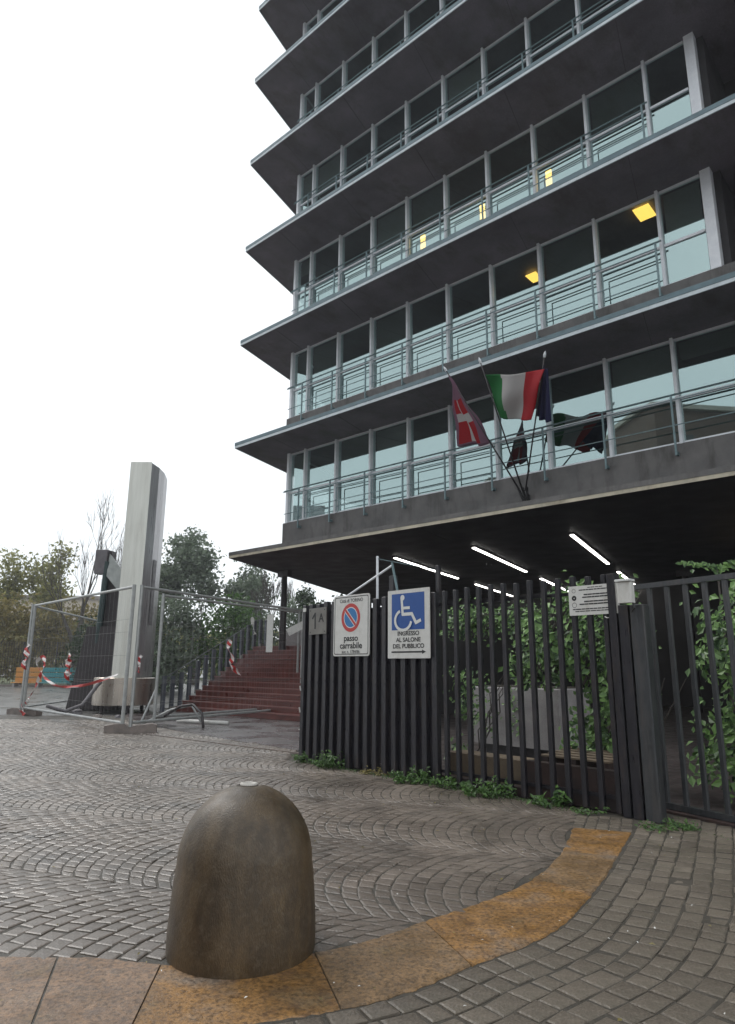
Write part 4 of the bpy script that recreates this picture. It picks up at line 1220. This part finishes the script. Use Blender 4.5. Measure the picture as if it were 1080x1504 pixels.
# treeline far behind everything
random.seed(77)
tl = MB()
for k in range(9000):
    x = random.uniform(-120, 45); y = random.uniform(85, 100)
    hh = 6.5 + 2.5 * noise.noise(Vector((x * .12, 0, 3))) + 1.5 * noise.noise(Vector((x * .5, 0, 9)))
    leaf_quad(tl, Vector((x, y, hh * random.random() ** .7)), .75)
tag(tl.build('treeline', M['leaf_mid']), kind='stuff')
# dark lattice fence beyond the lawn
s = thing('park_fence', 'dark wire fence of the park beyond the lawn and bench', 'fence', (-45, 53.6, 0))
for k in range(11):
    MB().box(k * 2.6 - .05, k * 2.6 + .05, -.05, .05, 0, 3.3).build('post', M['dark_steel'], s)
w_ = MB()
for k in range(26): w_.box(0, 26, -.012, .012, .15 + k * .125, .165 + k * .125)
for k in range(130): w_.box(k * .2, k * .2 + .02, -.014, .014, .1, 3.3)
tag(w_.build('wire_mesh', M['dark_steel'], s), kind='stuff')
# bench
s = thing('park_bench', 'long bench painted orange on the left half and teal on the right', 'bench', (-23.1, 49.0, 0))
for x0, x1, mm in ((-1.9, -.02, 'orange'), (.02, 2.6, 'teal')):
    for z in (.35, .7, 1.05):
        MB().bbox(x0, x1, .25, .31, z, z + .3, .01).build('back_board', M[mm], s)
    for y in (-.35, -.1, .1):
        MB().bbox(x0, x1, y, y + .18, .28, .33, .01).build('seat_board', M[mm], s)
for x in (-1.7, 0, 2.4):
    MB().box(x - .06, x + .06, -.3, .36, 0, .27).build('leg', M['concrete'], s)
# far buildings
s = thing('far_cream_building', 'low cream building glimpsed through the trees at the left', 'building', (-64, 125, 0), radians(4))
MB().box(-9, 16, 0, 12, 0, 13.5).build('wall', M['cream_wall'], s)
MB().box(-9.4, 16.4, -.4, 12.4, 13.5, 14.2).build('roof', M['slab_pink'], s)
wm = MB().box(-.6, .6, -.04, .02, 0, 1.7).mesh('far_window', M['winglass'])
for zz in (2, 5.4, 8.8):
    for k in range(8): inst('window', wm, s, (-7.5 + k * 3.1, 0, zz))
# buildings on the left of the square, seen mirrored in the lowest row of glazing
def block(loc_, rz, L, Dp, H__, label, mm):
    s = thing('apartment_block', label, 'building', loc_, rz, 'apartment blocks across the square')
    MB().box(0, L, 0, Dp, 0, H__).build('wall', M[mm], s)
    MB().box(-.4, L + .4, -.5, Dp + .4, H__, H__ + .5).build('cornice', M['pale_render'], s)
    wmesh = MB().box(-.7, .7, -.03, .02, 0, 1.9).mesh('window', M['winglass'])
    bm_ = MB().box(-1.4, 1.4, -1.1, -.001, -.2, 0).box(-1.4, 1.4, -1.1, -1.05, 0, .95).mesh('balcony', M['pale_render'])
    z = 1.2
    while z < H__ - 2.5:
        x = 2.2
        while x < L - 1.5:
            inst('window', wmesh, s, (x, 0, z))
            if int(x / 3) % 3 == 1: inst('balcony', bm_, s, (x, 0, z - .1))
            x += 3.1
        z += 3.3
    return s
block((-42, -62, 0), radians(90), 49, 12, 29, 'brown brick apartment block behind the photographer to the left', 'brick')
block((-44, -11, 0), radians(90), 15, 12, 20.5, 'lower pale apartment block at the near end of the brick one', 'pale_render')
for i, (x, y, h) in enumerate(((-34, -32, 11), (-34, -22, 12.5), (-35, -12, 10.5), (-34, -3, 9.5))):
    tree((x, y, 0), h, ['street tree before the brick block, farthest back', 'taller street tree before the brick block', 'street tree before the pale block', 'smallest street tree left of the square'][i], 'leaf_dark', 4, 1500, .35, 90 + i, group='street trees left of the square')

# ------------------------------------------------------------------ behind the black fence
o = MB().bbox(0, 1.3, 0, .3, 0, .38, .01).build('stone_ledge', M['tanstone'], loc=FP(2.85, .35), rotz=FRZ)
tag(o, 'low tan stone ledge just behind the open bars', 'ledge')
cb = thing('concrete_planter', 'pale grey concrete planter box standing on dark feet behind the bars', 'planter', FP(1.6, 2.5), FRZ + radians(-2))
MB().bbox(0, 1.75, 0, .9, .26, 1.2, .015).build('box', M['concrete'], cb)
MB().box(.15, 1.6, .15, .75, 0, .26).build('base', M['dark_steel'], cb)
MB().box(.06, 1.69, .06, .84, 1.202, 1.22).build('soil', M['bed'], cb)
random.seed(5)
mb_ = MB()
for k in range(60):
    leaf_quad(mb_, Vector((.85 + random.gauss(0, .09), -.02, 1.2 - k * .013)), .035, Vector((0, -1, .3)))
mb_.build('trailing_ivy', M['leaf_ivy'], cb)
# ivy masses
def ivy(root, rz, label, boxes, n_, leaf, seed, mm='leaf_ivy', frame=True):
    random.seed(seed)
    s = thing('ivy', label, 'ivy', root, rz, 'ivy growing behind the fence and gate')
    mb_ = MB()
    tot_ = sum((b_[1] - b_[0]) * (b_[3] - b_[2] + .4) * (b_[5] - b_[4]) for b_ in boxes)
    for b_ in boxes:
        k_ = int(n_ * (b_[1] - b_[0]) * (b_[3] - b_[2] + .4) * (b_[5] - b_[4]) / tot_)
        cl = [Vector((random.uniform(b_[0], b_[1]), random.uniform(b_[2], b_[3]), random.uniform(b_[4], b_[5]))) for _ in range(max(4, k_ // 24))]
        for k in range(k_):
            c = random.choice(cl)
            p = c + Vector((random.gauss(0, .12), random.gauss(0, .1), random.gauss(0, .12)))
            if p.z < .03: continue
            leaf_quad(mb_, p, leaf, Vector((random.gauss(0, .5), -1 + random.gauss(0, .4), .5 + random.gauss(0, .4))), .9)
    mb_.build('leaves', M[mm], s)
    st_ = MB()
    for b_ in boxes:
        for k in range(int((b_[1] - b_[0]) / .16) + 2):
            x = random.uniform(b_[0], b_[1]); y = (b_[2] + b_[3]) / 2
            pts = [(x + random.uniform(-.05, .05) + .12 * q, y + random.uniform(-.1, .1), (0 if b_[4] < .6 else b_[4]) + (b_[5] - (0 if b_[4] < .6 else b_[4])) * q / 5) for q in range(6)]
            st_.tube(pts, [.014, .012, .011, .01, .008, .005], 4, caps=False)
    st_.build('stems', M['bark'], s)
    return s
ivy(FP(3.0, 1.3), FRZ, 'dense dark ivy bush filling the bars left of the gate post', [(.25, 2.05, 0, .6, 1.3, 2.6), (1.15, 2.05, .0, .6, .25, 1.4)], 2500, .06, 61)
ivy(FP(.9, 2.5), FRZ, 'band of ivy hanging high between the bars above the planter', [(0, 1.9, 0, .5, 2.2, 2.5)], 800, .06, 62)
ivy(FP(1.9, 1.5), FRZ, 'thin ivy climbing low at the left end of the open bars', [(.05, .5, 0, .4, .1, 1.4)], 330, .05, 63)
ivy(G0 + GD * .1 + GN * .7, GRZ, 'tall ivy column behind the gate right of the post', [(.1, .85, 0, .5, .15, 2.45), (.85, 1.4, 0, .5, .9, 1.7)], 1500, .06, 64)
# frond above the gate
s = thing('fern_frond', 'long feathery green frond rising over the gate rail', 'plant', G0 + GD * .2 + GN * 1.3)
mb_ = MB(); random.seed(9)
for L_, dx, dz in ((1.0, .9, .32), (.7, .55, .3), (.8, -.5, .2)):
    for k in range(36):
        t_ = k / 36
        p = Vector((dx * t_, 0, 2.75 + dz * t_ - .12 * t_ * t_))
        leaf_quad(mb_, p + Vector((0, 0, random.uniform(-.05, .05) * (1 - t_))), .05, Vector((.1, -1, .4)))
mb_.build('leaves', M['leaf_ivy'], s)
MB().tube([(0, 0, 0), (0, 0, 1.5), (0, 0, 2.75)], [.03, .02, .012], 5).build('stem', M['bark'], s)
# weeds along the fence base
def weed(t, d, r_, h, label, n_=150, seed=1, leaf=.028, root=None, mm='leaf_weed'):
    random.seed(seed)
    s = thing('weed_clump', label, 'weeds', root or FP(t, d), 0, 'weeds along the foot of the fence')
    mb_ = MB(); st_ = MB()
    for k in range(max(6, n_ // 12)):
        a = random.uniform(0, 6.28); rr_ = r_ * sqrt(random.random()); hh = h * random.uniform(.4, 1) * (1 - .5 * rr_ / r_)
        e = Vector((rr_ * cos(a) * 1.3, rr_ * sin(a) * .6, hh))
        st_.tube([(e.x * .6, e.y * .6, 0), e], [.004, .002], 3, caps=False)
        for q in range(12):
            f_ = random.uniform(.25, 1)
            p = Vector((e.x * (.6 + .4 * f_), e.y * (.6 + .4 * f_), e.z * f_)) + Vector((random.gauss(0, .03), random.gauss(0, .03), random.gauss(0, .02)))
            p.z = max(p.z, .012)
            leaf_quad(mb_, p, leaf, Vector((random.gauss(0, .5), -.4 + random.gauss(0, .5), 1)), 1.2)
    mb_.build('leaves', M[mm], s); st_.build('stems', M[mm], s)
    return s
weed(.22, -.14, .16, .24, 'small weed tuft at the left end of the black fence', 110, 71)
weed(.98, -.16, .26, .36, 'bushy weeds below the passo carrabile sign', 260, 72)
weed(2.75, -.18, .3, .26, 'low weeds right of the wheelchair sign at the fence foot', 300, 73)
weed(3.25, -.16, .2, .2, 'weeds where the closed fence meets the open bars', 160, 74)
weed(3.95, -.2, .34, .24, 'broad bright green weeds below the open bars', 380, 75)
weed(4.85, -.16, .22, .26, 'tall thin weeds with pale round leaves before the rusty plinth', 120, 76, .036)
weed(5.3, -.18, .15, .08, 'scattered tiny weeds left of the gate post', 60, 77, .018)
weed(0, 0, .3, .07, 'thin grass tuft at the foot of the grey gate post', 220, 78, .018, FP(6.15, -.25))
weed(1.9, -.12, .3, .08, 'dead brown leaves under the wheelchair sign', 150, 79, .022, mm='leaf_gold')
# moss and grass between the setts near the fence
random.seed(88)
ms_ = MB()
for k in range(2600):
    t_ = random.uniform(0, 6.8)
    d = -.06 - abs(random.gauss(0, .09))
    p = FP(t_, d, random.uniform(0, .02))
    if noise.noise(p * 2.5) < -.05: continue
    leaf_quad(ms_, p, .011, Vector((random.gauss(0, .6), random.gauss(0, .6), 1)))
tag(ms_.build('moss', M['leaf_weed']), kind='stuff')
# fallen leaves and litter specks on the cobbles
lf = MB()
for k in range(170):
    x = random.uniform(-4, 3.2); y = random.uniform(2.9, 9.5)
    if fence_side(x, y) > -.2: continue
    leaf_quad(lf, Vector((x, y, .012)), .009, Vector((random.gauss(0, .25), random.gauss(0, .25), 1)))
tag(lf.build('litter', M['signwhite']), kind='stuff')

# pile of pale slats by the planter
s = thing('slat_pallet', 'worn wooden pallet with pale slats lying behind the rusty plinth', 'pallet', FP(4.1, .75), FRZ)
for k in range(5):
    MB().bbox(0, .95, k * .16, k * .16 + .1, .40 + .01 * k, .425 + .01 * k, .004).build('slat', M['tanstone'], s)
for x in (.02, .42, .85):
    MB().box(x, x + .09, 0, .74, .26, .40).build('bearer', M['fence_rust'], s)
for k in range(3):
    MB().bbox(0, .95, k * .3, k * .3 + .1, .235, .26, .004).build('slat', M['tanstone'], s)
for x in (.02, .85):
    MB().box(x, x + .09, .05, .7, 0, .235).build('bearer', M['fence_rust'], s)

# thin drizzle in the air
hz = MB().box(-140, 60, -75, 140, -1.1, 36).build('haze', M['black'])
m = bpy.data.materials.new('thin_mist'); m.use_nodes = True
n = m.node_tree.nodes; n.clear()
oo = n.new('ShaderNodeOutputMaterial'); pv = n.new('ShaderNodeVolumePrincipled')
pv.inputs['Color'].default_value = (.93, .95, 1, 1); pv.inputs['Density'].default_value = .0009; pv.inputs['Anisotropy'].default_value = .3
m.node_tree.links.new(pv.outputs[0], oo.inputs['Volume'])
hz.data.materials.clear(); hz.data.materials.append(m)
tag(hz, kind='stuff')

random.seed(404)
lf = MB()
for k in range(240):
    x = random.uniform(-5, 3.2); y = random.uniform(2.9, 11)
    if fence_side(x, y) > -.15 or gate_side(x, y) > -.15: continue
    leaf_quad(lf, Vector((x, y, .01)), random.uniform(.008, .018), Vector((random.gauss(0, .2), random.gauss(0, .2), 1)))
tag(lf.build('leaf_litter', M['leaf_gold']), kind='stuff')
